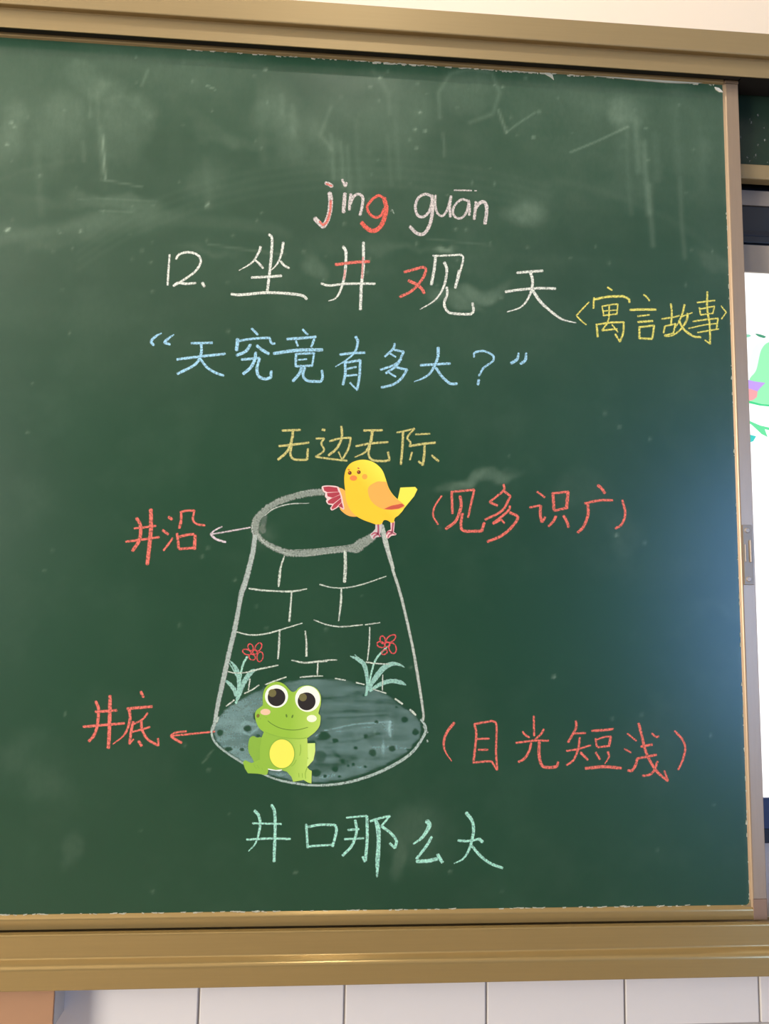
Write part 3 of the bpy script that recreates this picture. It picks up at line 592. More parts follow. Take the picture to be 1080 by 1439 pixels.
def marks(name, lists, rgb=(216, 226, 208)):
    for reg, l in lists:
        c = Chalk(); c.stroke(conv(reg, l), soft=.35); c.build(name, rgb, SB)
marks('chalk_brick_line', [
    ('W1', [(292, 545, 10), (265, 630, 13), (252, 736, 14)]), ('W2', [(632, 0, 22), (620, 120, 22), (615, 165, 12)]),
    ('W1', [(710, 512, 20), (712, 620, 22), (706, 725, 22)]),
    ('W3', [(55, 128, 11), (150, 152, 10), (270, 156, 11), (420, 125, 11), (615, 58, 8)]),
    ('W2', [(335, 182, 16), (450, 198, 17), (590, 207, 15), (740, 210, 18), (885, 186, 10)]),
    ('W2', [(740, 215, 16), (730, 350, 17), (717, 495, 20)]), ('W3', [(236, 165, 14), (232, 280, 18), (214, 436, 10)]),
    ('W2', [(220, 595, 12), (340, 622, 14), (480, 615, 14), (640, 572, 14), (840, 510, 9)]),
    ('W3', [(5, 426, 9), (110, 466, 11), (240, 484, 12), (415, 468, 10)]), ('W3', [(438, 468, 10), (562, 450, 9)]),
    ('W2', [(626, 585, 16), (620, 720, 20), (610, 850, 14)]), ('W2', [(868, 585, 13), (880, 700, 16), (880, 825, 20)]), ('W3', [(476, 488, 11), (470, 640, 13), (456, 768, 10)]),
    ('W2', [(740, 862, 12), (860, 886, 17), (985, 876, 18), (1075, 870, 15)]), ('W3', [(0, 780, 14), (60, 776, 14), (130, 766, 12), (200, 764, 9)]),
    ('W2', [(132, 970, 11), (200, 982, 12), (300, 980, 12), (420, 950, 16), (612, 910, 13)]),
    ('W2', [(988, 885, 14), (984, 1000, 15)]), ('W2', [(820, 1024, 14), (940, 1014, 14), (1035, 1012, 10)]), ('W3', [(445, 782, 13), (520, 794, 12), (640, 800, 10)]),
    ('W2', [(345, 1040, 12), (330, 1145, 14)]), ('W2', [(292, 1178, 12), (360, 1145, 13), (430, 1098, 12)]), ('W2', [(490, 1094, 12), (580, 1060, 15), (688, 1022, 14)]),
    ('W2', [(120, 1298, 12), (160, 1268, 14), (195, 1240, 14)]), ('W3', [(585, 890, 9), (582, 1020, 11)]), ('W3', [(184, 920, 11), (270, 936, 11)]), ('W3', [(360, 955, 11), (430, 972, 11)]),
    ('W3', [(500, 1010, 10), (615, 1046, 10)]), ('W3', [(690, 1092, 16), (752, 1136, 16)]), ('W3', [(815, 1182, 14), (850, 1210, 14)]), ('W4', [(940, 182, 9), (965, 206, 9)]), ('W4', [(77, 238, 5), (88, 215, 5)])])
# painted ground inside the well
fx = np.arange(292, 606, 1.1); fy_ = np.arange(946, 1108, 1.1); fx, fy2 = np.meshgrid(fx, fy_)
outl = conv('W4', [(66, 262), (84, 222), (120, 180), (170, 148), (240, 110), (310, 78), (400, 56), (520, 46), (650, 50), (740, 78), (830, 112), (900, 165), (960, 208), (985, 240), (985, 300), (930, 365), (820, 432), (700, 478), (560, 506), (420, 500), (300, 465), (190, 410), (100, 350), (70, 305)], 1)
def inside_dist(px_, py_, poly):
    ins = np.zeros(px_.shape, bool); best = np.full(px_.shape, 1e9); n_ = len(poly)
    for i in range(n_):
        x0, y0 = poly[i][:2]; x1, y1 = poly[(i + 1) % n_][:2]
        k = ((y0 > py_) != (y1 > py_)) & (px_ < (x1 - x0) * (py_ - y0) / (y1 - y0 + 1e-9) + x0); ins ^= k
        dx, dy = x1 - x0, y1 - y0; t = np.clip(((px_ - x0) * dx + (py_ - y0) * dy) / (dx * dx + dy * dy), 0, 1)
        best = np.minimum(best, np.hypot(px_ - x0 - t * dx, py_ - y0 - t * dy))
    return np.where(ins, best, -best)
dist = inside_dist(fx, fy2, outl)
G = Paint((fx - 280) * 1080 / 340, (fy2 - 940) * 1080 / 340)          # in units of region W4
sh = fx.shape
ns = vnoise(sh, 7, 31, 4, ax=9); nb = vnoise(sh, 14, 32, 4); nf = vnoise(sh, 3, 33, 2, ax=4)
G.v = .25 + .42 * (ns - .5) + .26 * (nb - .5) + .10 * (nf - .5)
lt = np.clip((330 - G.x) / 140, 0, 1); G.v += .24 * lt
for x, y, rx, ry, a, an in [(150, 230, 60, 90, .10, 20), (260, 150, 60, 40, .06, -30), (210, 265, 60, 24, .16, -15), (470, 62, 90, 16, .10, 0), (620, 75, 60, 30, .06, 0), (760, 260, 110, 22, .12, -8), (845, 262, 18, 46, .25, 0),
                            (700, 340, 160, 46, .12, -8), (900, 350, 80, 50, .12, -20), (700, 450, 140, 20, .16, -8), (560, 480, 80, 14, .16, 0), (360, 470, 60, 16, .20, 4), (780, 130, 60, 22, .08, 0), (940, 250, 40, 60, .1, 0), (700, 200, 160, 8, .08, -2),
                            (760, 168, 90, 6, .08, -4), (620, 280, 120, 6, .08, -8), (240, 370, 50, 60, .1, 0), (820, 350, 6, 34, .35, 0)]: G.blob(x, y, rx, ry, a, an)
G.line([(200, 285), (225, 295), (262, 262)], 5, .35); G.line([(190, 250), (205, 235), (250, 250)], 5, .2); G.line([(520, 300), (560, 275), (700, 245), (850, 235)], 4, .30); G.line([(852, 235), (846, 265), (852, 300)], 5, .45)
G.line([(530, 315), (600, 330), (700, 320), (800, 290)], 6, -.14); G.line([(440, 110), (560, 130), (700, 120)], 5, -.10); G.line([(560, 180), (700, 170), (840, 165)], 4, -.10)
G.line([(570, 220), (700, 215), (840, 205)], 5, -.12); G.line([(600, 370), (650, 420), (700, 400)], 10, -.16); G.line([(520, 420), (600, 430), (680, 395)], 12, -.12); G.line([(150, 160), (190, 180), (230, 150)], 4, -.18)
holes = [(92, 285, 16, 15), (216, 266, 18, 15), (250, 212, 12, 16), (130, 358, 18, 10), (190, 360, 10, 8), (262, 298, 9, 7), (558, 298, 28, 19), (606, 320, 15, 11), (742, 300, 11, 11), (790, 234, 9, 8), (916, 228, 15, 14), (964, 280, 16, 15), (860, 356, 16, 16),
         (772, 374, 19, 17), (522, 464, 22, 20), (606, 446, 15, 14), (686, 426, 8, 8), (664, 432, 7, 6), (740, 436, 8, 7), (697, 352, 10, 8), (560, 478, 8, 8), (640, 412, 10, 12), (625, 480, 8, 6), (880, 170, 8, 5), (936, 360, 16, 5), (735, 118, 8, 5), (500, 330, 20, 14), (540, 390, 24, 30)]
for x, y, rx, ry in holes:
    rr = ((G.x - x) / rx) ** 2 + ((G.y - y) / ry) ** 2 + (nf - .5) * .9
    G.v *= np.clip((rr - .55) * 1.6, .03, 1) if (x, y) != (540, 390) else np.clip((rr - .2) * .8, .35, 1)
cov = np.clip(G.v, 0, 1) * np.clip((dist + 1.5) / 3.0 + (nf - .5) * 1.2, 0, 1)
keep = dist > -4
idx = np.arange(fx.size).reshape(sh)
qd = np.stack([idx[:-1, :-1], idx[1:, :-1], idx[1:, 1:], idx[:-1, 1:]], -1); kk = keep[:-1, :-1]; qd = qd[kk].reshape(-1, 4)
used = np.unique(qd); rem = -np.ones(fx.size, int); rem[used] = np.arange(len(used)); qd = rem[qd]
# the plane mapping, vectorised
dd = RW @ np.stack([fx.ravel()[used] - CX, fy2.ravel()[used] - CY, np.full(len(used), F)]); tt = D / dd[1]
co = np.stack([dd[0] * tt, np.full(len(used), -.00008), dd[2] * tt + ZC], 1)
me = bpy.data.meshes.new('chalk_well_floor'); fast_mesh(me, co, qd)
at = me.attributes.new('cov', 'FLOAT', 'POINT'); at.data.foreach_set('value', cov.ravel()[used].astype(np.float32))
me.materials.append(chalk((150, 186, 182), .18))
o = bpy.data.objects.new('chalk_well_floor', me); C.objects.link(o); tag(put(o, SB), 'rubbed grey blue chalk oval with dark pits')

# flowers
def petals(reg, loops, w_):
    c = Chalk()
    for l in loops: c.stroke(conv(reg, [(x, y, w_) for x, y in l]), closed=True, cap=False, soft=.3, jit=.08)
    return c
def flower(label, reg, loops, w_, stem, leaves):
    c = Chalk(); c.stroke(conv(reg, stem), soft=.35); root = c.build('chalk_flower', (178, 232, 208), SB, label)
    for l in leaves:
        c = Chalk()
        for q in l: c.stroke(conv(reg, q), a=.85, soft=.4, jit=.2)
        o = c.build('leaf', (172, 222, 204), SB, grain=.4); o.parent = root; o.location = (0, 0, 0)
    for l in loops:
        c = petals(reg, [l], w_); o = c.build('petal', (226, 96, 96), SB, 'red chalk loop'); o.parent = root; o.location = (0, 0, 0)
def loop(cx, cy, rx, ry, an, n=9):
    a = math.radians(an); out = []
    for k in range(n + 1):
        t = 2 * math.pi * k / n; x, y = rx * math.cos(t), ry * math.sin(t); out.append((cx + x * math.cos(a) - y * math.sin(a), cy + x * math.sin(a) + y * math.cos(a)))
    return out
flower('chalk flower left of the frog', 'W2', [loop(350, 740, 34, 24, 70), loop(425, 738, 44, 27, -60), loop(315, 785, 42, 24, 20), loop(440, 830, 48, 28, 100), loop(365, 833, 32, 26, 30), loop(392, 785, 22, 22, 0)], 11,
       [(318, 832, 22), (285, 890, 20), (262, 970, 20), (248, 1080, 22), (235, 1180, 22), (212, 1270, 24)],
       [[[(155, 865, 8), (200, 920, 32), (232, 1000, 44), (240, 1100, 34), (222, 1230, 26)], [(150, 890, 8), (185, 950, 14), (215, 1010, 14)]],
        [[(95, 1048, 14), (150, 1085, 34), (195, 1140, 40), (212, 1200, 28)]],
        [[(410, 955, 10), (370, 965, 38), (320, 1020, 48), (275, 1100, 44), (245, 1190, 34), (225, 1240, 20)]]])
flower('chalk flower right of the frog', 'W3', [loop(585, 595, 34, 22, 75), loop(655, 585, 46, 25, -35), loop(570, 635, 34, 24, 20), loop(668, 665, 46, 30, 75), loop(600, 698, 26, 18, -30), loop(625, 635, 22, 20, -30)], 11,
       [(640, 640, 12), (590, 685, 14), (540, 740, 18), (510, 800, 16), (488, 880, 16), (465, 980, 18), (442, 1065, 20)],
       [[[(312, 732, 9), (370, 755, 30), (425, 800, 38), (448, 880, 34), (456, 970, 26), (448, 1030, 20)], [(350, 720, 7), (385, 750, 10)]],
        [[(768, 826, 7), (720, 802, 22), (655, 800, 38), (590, 835, 46), (535, 900, 46), (495, 960, 36), (468, 1020, 22)]],
        [[(780, 976, 8), (740, 955, 34), (660, 942, 36), (590, 958, 38), (530, 990, 30), (475, 1025, 22)]]])

# ------------------------------------------------------------------ paper cut-outs
def paper_mat(name, rgb, rough=.55): return mat(name, srgb(*rgb), rough=rough, noise=.012, nscale=30, spec=.3)
def smooth_poly(pts, closed=True, step=1.0):
    return [(q[0], q[1]) for sg in spline([(x, y, 1) for x, y in pts] + [(pts[0][0], pts[0][1], 1)], True, step) for q in sg[:-1]]
def flat(name, reg, pts, d0, d1, m, smooth=True):
    """a flat piece of paper or print lying between d0 and d1 in front of the board"""
    q = [(x, y) for x, y, _ in conv(reg, [(a[0], a[1]) for a in pts], 1)]
    if smooth: q = smooth_poly(q)
    bm = bmesh.new(); n_ = len(q)
    va = [bm.verts.new(P(x, y, -d1)) for x, y in q]; off = []
    for v, (x, y) in zip(va, q):
        off.append(bm.verts.new((v.co.x, -d0, v.co.z)))
    for i in range(n_): bm.faces.new((va[i], va[(i + 1) % n_], off[(i + 1) % n_], off[i]))
    for tri in tessellate_polygon([[Vector((v.co.x, v.co.z, 0)) for v in va]]):
        a, b_, c_ = (va[k] for k in tri)
        if (b_.co - a.co).cross(c_.co - a.co).y > 0: a, b_ = b_, a
        if len({a, b_, c_}) == 3 and not bm.faces.get((a, b_, c_)): bm.faces.new((a, b_, c_))
    me = bpy.data.meshes.new(name); bm.to_mesh(me); bm.free(); me.materials.append(m)
    o = bpy.data.objects.new(name, me); C.objects.link(o); return o
def oval(cx, cy, rx, ry, an=0, n=28): return loop(cx, cy, rx, ry, an, n)[:-1]
def ribbon(name, reg, pts, w_, d0, d1, m):
    c = spline(conv(reg, [(a[0], a[1], (a[2] if len(a) > 2 else w_)) for a in pts]), False, 1.0)[0]
    d = np.gradient(c[:, :2], axis=0); t = d / (np.hypot(d[:, 0], d[:, 1])[:, None] + 1e-9); nn = np.stack([-t[:, 1], t[:, 0]], 1)
    l = [(a[0] + b_[0] * a[2] / 2, a[1] + b_[1] * a[2] / 2) for a, b_ in zip(c, nn)]; r_ = [(a[0] - b_[0] * a[2] / 2, a[1] - b_[1] * a[2] / 2) for a, b_ in zip(c, nn)]
    n_ = len(c); vs = [P(x, y, -d1) for x, y in l + r_] + [P(x, y, -d1)[:1] + (-d0,) + P(x, y, -d1)[2:] for x, y in l + r_]
    fs = [(i, i + 1, n_ + i + 1, n_ + i) for i in range(n_ - 1)] + [(i, i + 1, 2 * n_ + i + 1, 2 * n_ + i) for i in range(n_ - 1)] + [(n_ + i, n_ + i + 1, 3 * n_ + i + 1, 3 * n_ + i) for i in range(n_ - 1)]
    fs += [(0, n_, 3 * n_, 2 * n_), (n_ - 1, 2 * n_ - 1, 4 * n_ - 1, 3 * n_ - 1)]
    o = mesh_obj(name, vs, fs, m)
    bm = bmesh.new(); bm.from_mesh(o.data); bmesh.ops.recalc_face_normals(bm, faces=bm.faces); bm.to_mesh(o.data); bm.free()
    return o
def under(o, part): o.parent = part; return o
T = .0008                                   # paper stands this far from the board
bird = thing('bird_cutout', 'yellow paper bird cut-out with raised orange wing on the chalk well rim', 'paper cut-out', P(540, 750, -.0005))
def bp(*a, label=None, **k):
    o = flat(*a, **k); put(o, bird)
    if label: o['label'] = label
    return o
def bird_sheen_gradient():  # yellow brightens to the upper right: sheen painted into the paper colour
    m = paper_mat('bird_yellow', (254, 204, 44)); nt = m.node_tree; N = nt.nodes; L = nt.links; bs = N['Principled BSDF']
    tc = N.new('ShaderNodeTexCoord'); sx = N.new('ShaderNodeSeparateXYZ'); L.new(tc.outputs['Object'], sx.inputs[0])
    ad = N.new('ShaderNodeMath'); ad.operation = 'MULTIPLY_ADD'; ad.inputs[1].default_value = .9
    L.new(sx.outputs['Z'], ad.inputs[0]); L.new(sx.outputs['X'], ad.inputs[2])
    z_hi = P(545, 665)[2]; x_hi = P(545, 665)[0]; z_lo = P(500, 730)[2]; x_lo = P(500, 730)[0]
    mr = N.new('ShaderNodeMapRange'); mr.inputs[1].default_value = x_lo + .9 * z_lo + .05; mr.inputs[2].default_value = x_hi + .9 * z_hi
    L.new(ad.outputs[0], mr.inputs[0])
    cr = N.new('ShaderNodeMix'); cr.data_type = 'RGBA'; cr.inputs[6].default_value = srgb(253, 203, 50); cr.inputs[7].default_value = srgb(255, 238, 84)
    L.new(mr.outputs[0], cr.inputs[0]); L.new(cr.outputs[2], bs.inputs['Base Color']); return m
K_body = bird_sheen_gradient(); K_or = paper_mat('bird_orange', (252, 178, 84)); K_red = paper_mat('bird_red', (178, 62, 74)); K_rim = paper_mat('paper_white_pink', (238, 206, 200)); K_tail = paper_mat('bird_tail_yellow', (255, 236, 84))
K_brown = paper_mat('print_brown', (120, 62, 38)); K_beak = paper_mat('print_beak', (252, 136, 70)); K_cheek = paper_mat('print_cheek', (252, 170, 72)); K_leg = paper_mat('print_leg', (182, 88, 104)); K_dred = paper_mat('print_dark_red', (206, 88, 66)); K_grey = paper_mat('paper_leg_backing', (206, 196, 192)); K_wh = paper_mat('paper_white', (250, 250, 240))
bp('leg_backing', 'B', [(553, 655), (608, 652), (602, 700), (590, 745), (600, 762), (560, 768), (535, 785), (520, 775), (508, 748), (535, 722), (552, 700)], 0, T, K_grey, smooth=False)
bp('leg_backing', 'B', [(672, 640), (708, 640), (704, 690), (700, 725), (722, 740), (716, 750), (680, 756), (655, 778), (638, 768), (636, 742), (650, 716), (676, 705)], 0, T, K_rim, smooth=False)
wing = bp('raised_wing', 'B', [(255, 370), (310, 395), (335, 470), (360, 540), (410, 597), (350, 599), (300, 572), (268, 530), (280, 450), (262, 400)], 0, T, K_or, label='orange wing with red feather tips')
def wk(o, part): put(o, bird); o.parent = part; o.location = (0, 0, 0); o.location = o.location; return o
fe_rim = bp('feather_backing', 'B', [(126, 362), (180, 353), (255, 364), (272, 400), (286, 440), (296, 490), (304, 540), (292, 545), (262, 524), (242, 536), (206, 553), (192, 534), (206, 512), (176, 504), (158, 478), (165, 462), (150, 440), (152, 415), (134, 398)], 0, T * 1.02, K_rim, label='pale pink cut edge')
for q in [[(136, 366), (180, 361), (246, 370), (258, 404), (170, 408), (144, 394)], [(166, 414), (262, 406), (270, 425), (210, 452), (170, 440)], [(200, 458), (272, 428), (276, 452), (215, 500), (175, 496), (172, 478)], [(222, 502), (278, 456), (282, 485), (240, 528), (208, 546), (202, 532)], [(256, 518), (284, 488), (296, 536)]]:
    bp('feather', 'B', q, T * .9, T * 1.15, K_red, smooth=False)
bp('tail', 'B', [(728, 480), (752, 370), (870, 365), (888, 385), (862, 440), (800, 515), (765, 560), (725, 540)], 0, T * .98, K_tail, smooth=False)
body = bp('body', 'B', [(312, 400), (305, 330), (306, 270), (322, 215), (358, 175), (410, 153), (465, 148), (520, 160), (570, 190), (610, 236), (635, 300), (658, 370), (692, 425), (738, 470), (785, 508), (778, 545), (740, 590), (708, 615), (700, 650), (685, 655), (650, 633), (620, 632), (602, 660), (570, 668), (520, 652), (460, 630), (400, 598), (358, 555), (330, 500), (317, 450)], 0, T * 1.2, K_body)
bp('folded_wing', 'B', [(560, 325), (600, 322), (640, 330), (658, 378), (700, 440), (760, 490), (786, 515), (760, 536), (700, 548), (625, 545), (560, 515), (515, 470), (494, 410), (502, 362)], T, T * 1.35, K_or)
bp('wing_marking', 'B', [(618, 542), (680, 515), (765, 498), (784, 516), (740, 538), (680, 546)], T, T * 1.5, K_dred, smooth=False)
for x, y in ((348, 253), (420, 247)):
    e = bp('eye', 'B', oval(x, y, 15, 15), T, T * 1.45, K_brown); wk(flat('highlight', 'B', oval(x - 4, y - 4, 4, 4, n=10), T, T * 1.6, K_beak), e)
for x, y in ((340, 228), (417, 216)): bp('brow', 'B', oval(x, y, 9, 5, 20), T, T * 1.4, K_dred)
bp('beak', 'B', oval(377, 294, 29, 21), T, T * 1.45, K_beak); bp('cheek', 'B', oval(467, 283, 21, 21), T, T * 1.4, K_cheek)
for l in ([(574, 664, 15), (576, 700, 13), (575, 742, 16)], [(575, 738, 14), (545, 733, 12), (520, 750, 9)], [(576, 742, 13), (548, 755, 12), (536, 776, 9)], [(578, 742, 12), (590, 764, 9)],
          [(694, 650, 16), (690, 690, 13), (686, 732, 16)], [(686, 728, 14), (655, 722, 12), (640, 746, 9)], [(686, 735, 13), (662, 748, 11), (652, 772, 9)], [(688, 733, 12), (714, 743, 9)]):
    put(ribbon('leg', 'B', l, None, T * .9, T * 1.25, K_leg), bird)

frog = thing('frog_cutout', 'green paper frog cut-out with big eyes and yellow belly on the well floor', 'paper cut-out', P(395, 1095, -.0005))
def fp(*a, label=None, **k):
    o = flat(*a, **k); put(o, frog)
    if label: o['label'] = label
    return o
def frog_mat(name, c0, c1, xa, xb):
    m = paper_mat(name, c0); nt = m.node_tree; N = nt.nodes; L = nt.links; bs = N['Principled BSDF']
    tc = N.new('ShaderNodeTexCoord'); sx = N.new('ShaderNodeSeparateXYZ'); L.new(tc.outputs['Object'], sx.inputs[0])
    mr = N.new('ShaderNodeMapRange'); mr.inputs[1].default_value = xa; mr.inputs[2].default_value = xb; L.new(sx.outputs['X'], mr.inputs[0])
    cr = N.new('ShaderNodeMix'); cr.data_type = 'RGBA'; cr.inputs[6].default_value = srgb(*c0); cr.inputs[7].default_value = srgb(*c1)
    L.new(mr.outputs[0], cr.inputs[0]); L.new(cr.outputs[2], bs.inputs['Base Color']); return m
xa, xb = P(350, 1020)[0], P(452, 1020)[0]
K_g = frog_mat('frog_green', (150, 192, 62), (190, 220, 98), xa + (xb - xa) * .55, xb); K_g2 = frog_mat('frog_green_body', (146, 188, 64), (204, 230, 108), xa + (xb - xa) * .45, xb)
K_gd = paper_mat('frog_green_dark', (136, 178, 62)); K_gl = paper_mat('frog_green_line', (92, 128, 44)); K_gp = paper_mat('frog_green_pale', (208, 234, 124)); K_blk = paper_mat('print_black', (40, 34, 32)); K_olive = paper_mat('print_olive', (112, 106, 62)); K_cream = paper_mat('print_cream', (250, 250, 230)); K_pink = paper_mat('print_pink', (238, 198, 164)); K_cheek2 = paper_mat('print_pale_cheek', (246, 248, 214)); K_bel = paper_mat('print_belly', (255, 236, 92)); K_dot = paper_mat('print_spot', (122, 112, 50))
fp('rear_thigh', 'F', [(160, 752), (200, 728), (240, 746), (290, 752), (300, 900), (280, 1010), (215, 1015), (185, 965), (150, 905), (143, 825)], 0, T * .98, K_gd)
fp('right_thigh', 'F', [(775, 808), (868, 805), (870, 890), (850, 990), (782, 1065), (760, 950)], 0, T * .98, K_gp, smooth=False)
fbody = fp('body', 'F', [(285, 750), (320, 670), (780, 720), (786, 810), (790, 940), (778, 1060), (800, 1090), (832, 1108), (828, 1242), (790, 1232), (745, 1204), (690, 1214), (630, 1224), (612, 1170), (562, 1115), (500, 1096), (440, 1103), (365, 1084), (352, 1140), (330, 1151), (250, 1136), (140, 1131), (108, 1080), (86, 1010), (110, 990), (180, 1022), (212, 1008), (262, 985), (262, 850)], 0, T * 1.05, K_g2, smooth=False)
fp('paper_edge', 'F', [(355, 1080), (440, 1096), (510, 1090), (508, 1100), (480, 1108), (440, 1104), (400, 1100), (362, 1092)], 0, T * 1.1, K_wh, smooth=False)
head = fp('head', 'F', [(302, 390), (300, 330), (305, 270), (325, 212), (370, 165), (430, 143), (490, 145), (545, 176), (588, 224), (622, 250), (658, 240), (695, 203), (745, 184), (800, 180), (860, 200), (905, 240), (930, 300), (930, 380), (914, 440), (905, 484), (926, 512), (926, 570), (914, 622), (880, 672), (830, 716), (780, 748), (700, 760), (600, 755), (500, 742), (400, 716), (320, 688), (262, 640), (228, 570), (217, 500), (232, 450), (275, 415)], 0, T * 1.3, K_g)
for wcx, wcy, wrx, wry, bx, by, br_, hx, hy in ((450, 297, 125, 124, 450, 308, 96, 405, 262), (787, 325, 135, 140, 776, 352, 97, 735, 308)):
    e = fp('eye', 'F', oval(wcx, wcy, wrx, wry), T, T * 1.4, K_cream)
    wk(flat('pupil', 'F', oval(bx, by, br_, br_), T, T * 1.5, K_blk), e); wk(flat('highlight', 'F', oval(hx, hy, 43, 43, n=18), T, T * 1.6, K_olive), e)
fp('cheek', 'F', oval(330, 467, 55, 34), T, T * 1.4, K_pink, label='pink oval cheek'); fp('cheek', 'F', oval(832, 538, 54, 39), T, T * 1.4, K_cheek2, label='pale cream oval cheek')
for x, y, a in ((558, 508, 12), (622, 515, -18)): fp('nostril', 'F', oval(x, y, 9, 20, -a, 12), T, T * 1.4, K_gl)
for x, y, r_ in ((250, 508, 22), (275, 540, 9), (338, 527, 7), (320, 512, 6)): fp('spot', 'F', oval(x, y, r_ * .8, r_, 20, 12), T, T * 1.4, K_dot if r_ > 12 else K_gd)
for nm, l, w_, m in (('mouth', [(356, 562), (400, 598), (480, 638), (580, 660), (680, 660), (790, 634)], 7, K_gl), ('chin_line', [(325, 682), (400, 713), (500, 740), (600, 752), (700, 756), (775, 746)], 8, K_gd)):
    put(ribbon(nm, 'F', l, w_, T, T * 1.4, m), frog)
fp('belly', 'F', oval(508, 920, 133, 155), T, T * 1.2, K_bel); put(ribbon('belly_outline', 'F', [(q[0], q[1]) for q in oval(508, 920, 140, 162)] + [(648, 920)], 8, T, T * 1.15, K_gd), frog)
for l in ([(285, 755), (266, 860), (268, 985)], [(708, 820), (712, 880), (700, 940)], [(665, 985), (640, 1030), (612, 1056)], [(205, 1030), (220, 1070), (240, 1075)], [(240, 1040), (262, 1080)], [(290, 1070), (300, 1095)], [(690, 1130), (695, 1175)], [(728, 1130), (732, 1180)], [(786, 1060), (762, 1130), (765, 1190)], [(785, 960), (792, 975)]):
    put(ribbon('outline', 'F', l, 7, T, T * 1.2, K_gd), frog)

# whitish sealant bead and torn scrap along the top right of the board
M_seal = mat('whitish_sealant', srgb(184, 186, 170), rough=.8, noise=.12, nscale=60)
c_ = ALL_REG['PX'] = (0, 0, 1.0)
tag(put(ribbon('sealant_bead', 'PX', [(742, 95.5, 1.2), (765, 99.5, 3.2), (790, 101, 2.6), (840, 105, 4.2), (890, 109.6, 4.6), (940, 113.6, 5.2), (972, 114.6, 4.4), (1002, 114.6, 2.2)], None, 0, .0013, M_seal), SB), 'uneven whitish sealant bead')
tag(put(flat('torn_scrap', 'PX', [(1004, 122), (1010, 123.5), (1016, 129.5), (1011, 129), (1006, 125.5)], 0, .0016, paper_mat('torn_white', (226, 224, 210)), smooth=False), SB), 'small torn white scrap')
put(flat('sealant_crumb', 'PX', [(767, 98), (776, 105), (778, 112), (773, 108), (764, 103)], 0, .0011, M_seal, smooth=False), SB)

# ------------------------------------------------------------------ rear blackboard and the display beside the sliding board
RB = thing('rear_blackboard', 'dark green fixed blackboard strip above the display at the right', 'blackboard', (0.9, 0.03, ZC + .655))
rx0, rx1 = 0.40, 1.75
o = box('writing_surface', rx0, rx1, .030, .040, ZC + .676, ZC + .8105, M_board2); put(o, RB)
put(box('top_trim', rx0, rx1, .0282, .0302, ZC + .7993, ZC + .8018, M_bezel), RB)
put(extrude_x('bottom_frame', rounded([(.040, .6785), (.024, .6785), (.024, .6545), (.040, .6545)], [0, .002, .002, 0]), rx0, rx1, M_alu), RB)
c = Chalk(); rr = random.Random(9)
ox, oy = 0, 0
vs, fs, cv = [], [], []
for _ in range(46):
    x, z = rr.uniform(.61, .80), ZC + rr.uniform(.685, .765); s_ = rr.uniform(.0006, .0018); i = len(vs)
    for k in range(7): vs.append((x + s_ * math.cos(k * .9) * rr.uniform(.6, 1), .0298, z + s_ * math.sin(k * .9) * 1.4)); cv.append(rr.uniform(.05, .35))
    fs.append(tuple(range(i, i + 7)))
o = mesh_obj('chalk_speck', vs, fs, chalk((200, 206, 196), .3)); at = o.data.attributes.new('cov', 'FLOAT', 'POINT'); at.data.foreach_set('value', cv); put(o, RB); o['kind'] = 'stuff'

DP = thing('interactive_display', 'large wall display with white lit screen at the right of the blackboard', 'display', (1.2, 0.05, ZC - .36))
dx0, dx1 = .46, 2.0
def dbox(name, z0, z1, m, y0=.050, y1=.062, bev=.0008, label=None):
    o = box(name, dx0, dx1, y0, y1, ZC + z0, ZC + z1, m, bev); put(o, DP)
    if label: o['label'] = label
    return o
dbox('rear_housing', -.343, .668, M_black, .0560, .0665)
dbox('top_bezel', .6254, .6504, M_bezel, label='grey upper bezel strip')
dbox('camera_bar', .5640, .6240, M_glass, .0505)
dbox('sensor_strip', .5747, .5829, M_black, .0495, .056)
dbox('inner_bezel', .5156, .5600, M_bezel, .0500)
dbox('bottom_bezel', -.3244, -.2810, M_navy, .0500, label='dark blue lower bezel')
dbox('bottom_shadow_strip', -.3450, -.3250, M_black, .0520)
scr = box('screen', dx0 + .02, dx1 - .02, .0530, .0570, ZC - .2808, ZC + .5152, M_screen, 0); put(scr, DP)
def sm(name, pts, rgb, k, e=1.0, soft=False):
    vs = [P(x, y, .0528 - k * .0001) for x, y in pts]; vs2 = [(v[0], .0531, v[2]) for v in vs]; n_ = len(vs)
    m = mat('screen_' + name + str(k), srgb(*rgb), rough=.4, emit=e)
    o = mesh_obj(name, vs + vs2, [tuple(range(n_))[::-1]] + [(i, (i + 1) % n_, n_ + (i + 1) % n_, n_ + i) for i in range(n_)], m)
    put(o, DP); o.parent = scr; o.location = -(scr.location + DP.location)
    return o
def sp_(pts): return smooth_poly(pts, step=1.5)
sm('screen_picture_glow', sp_([(1053, 505), (1060, 486), (1078, 478), (1110, 480), (1150, 520), (1150, 545), (1100, 538), (1060, 534), (1054, 525)]), (226, 255, 236), 1, 1.25)
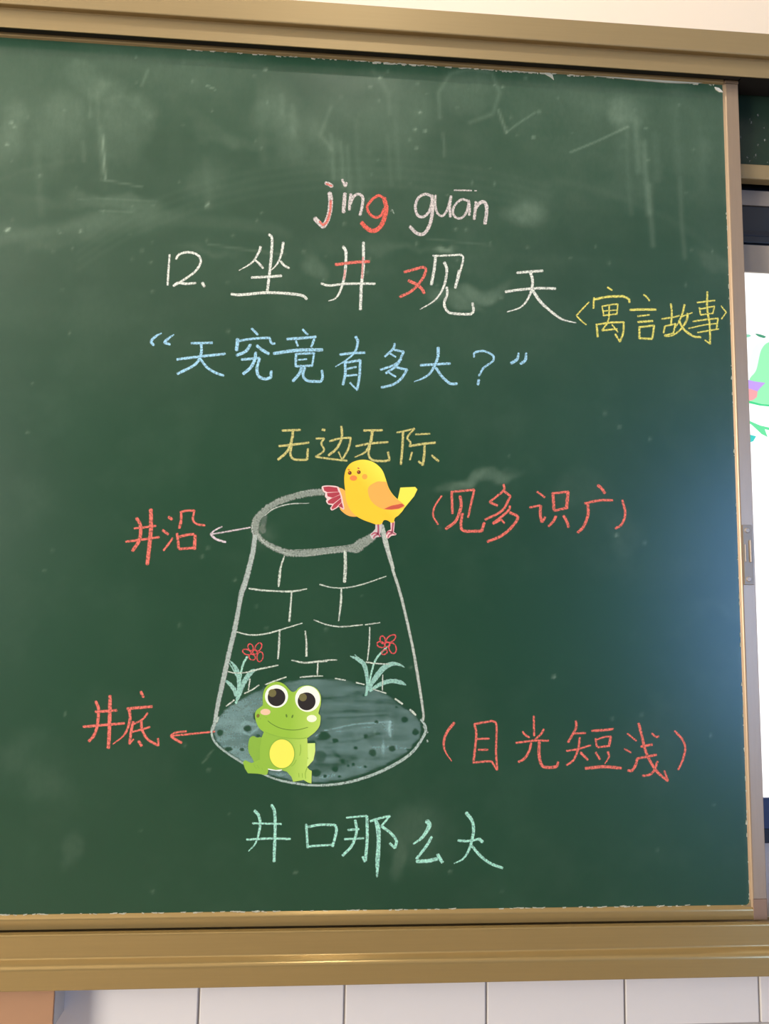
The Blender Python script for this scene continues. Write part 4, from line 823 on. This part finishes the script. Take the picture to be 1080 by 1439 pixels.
sm('screen_picture_green', sp_([(1062, 520), (1070, 490), (1085, 480), (1115, 486), (1150, 530), (1140, 600), (1110, 580), (1070, 568), (1053, 562), (1052, 535)]), (160, 252, 186), 2)
sm('screen_picture_purple', [(1044, 532), (1060, 536), (1075, 538), (1068, 545), (1064, 550), (1053, 547), (1044, 545)], (206, 164, 250), 3)
sm('screen_picture_pink', [(1044, 544), (1053, 546), (1064, 550), (1063, 558), (1058, 562), (1050, 564), (1044, 562)], (255, 172, 172), 3)
sm('screen_picture_line', [(1045, 561), (1055, 564), (1070, 568), (1100, 570), (1100, 573), (1068, 570), (1050, 566), (1045, 564)], (70, 225, 140), 4)
sm('screen_picture_leg', [(1045, 584), (1054, 592), (1068, 598), (1095, 604), (1095, 608), (1074, 603), (1078, 614), (1070, 610), (1056, 597), (1045, 590)], (110, 236, 160), 3)
sm('screen_picture_foot', [(1045, 606), (1054, 611), (1062, 613), (1058, 620), (1050, 623), (1045, 626)], (60, 214, 200), 3)
sm('screen_picture_brow', sp_([(1061, 469), (1068, 470), (1076, 473), (1074, 475), (1066, 473)]), (80, 176, 130), 3, .8)
sm('screen_picture_brow', sp_([(1045, 470), (1052, 470), (1055, 472), (1050, 474), (1045, 473)]), (150, 226, 190), 3)

# wall box under the left end of the rail
WB = thing('wall_box', 'small brown box on the tiled wall under the left end of the rail', 'box', (-.45, .04, ZC - .555))
bx = -.3352
bm = bmesh.new()
put(box('front_panel', bx - .32, bx, .016, .020, ZC - .568, ZC - .4985, M_box, .0008), WB)
o = box('side_panel', bx - .006, bx + .0006, .0202, BACK, ZC - .5558, ZC - .4880, M_boxside, .0006); tag(put(o, WB), 'pale grey side panel')
put(box('lid', bx - .32, bx + .0032, .0120, BACK, ZC - .4965, ZC - .4932, M_box, .0006), WB)
put(box('lid_layer', bx - .32, bx + .0022, .0145, BACK, ZC - .4922, ZC - .4890, M_box, .0006), WB)
put(box('bottom_panel', bx - .32, bx - .001, .0202, BACK, ZC - .5550, ZC - .5500, M_box, .0006), WB)
put(box('inner_board', bx - .32, bx - .007, .024, BACK - .002, ZC - .549, ZC - .490, M_dark, 0), WB)
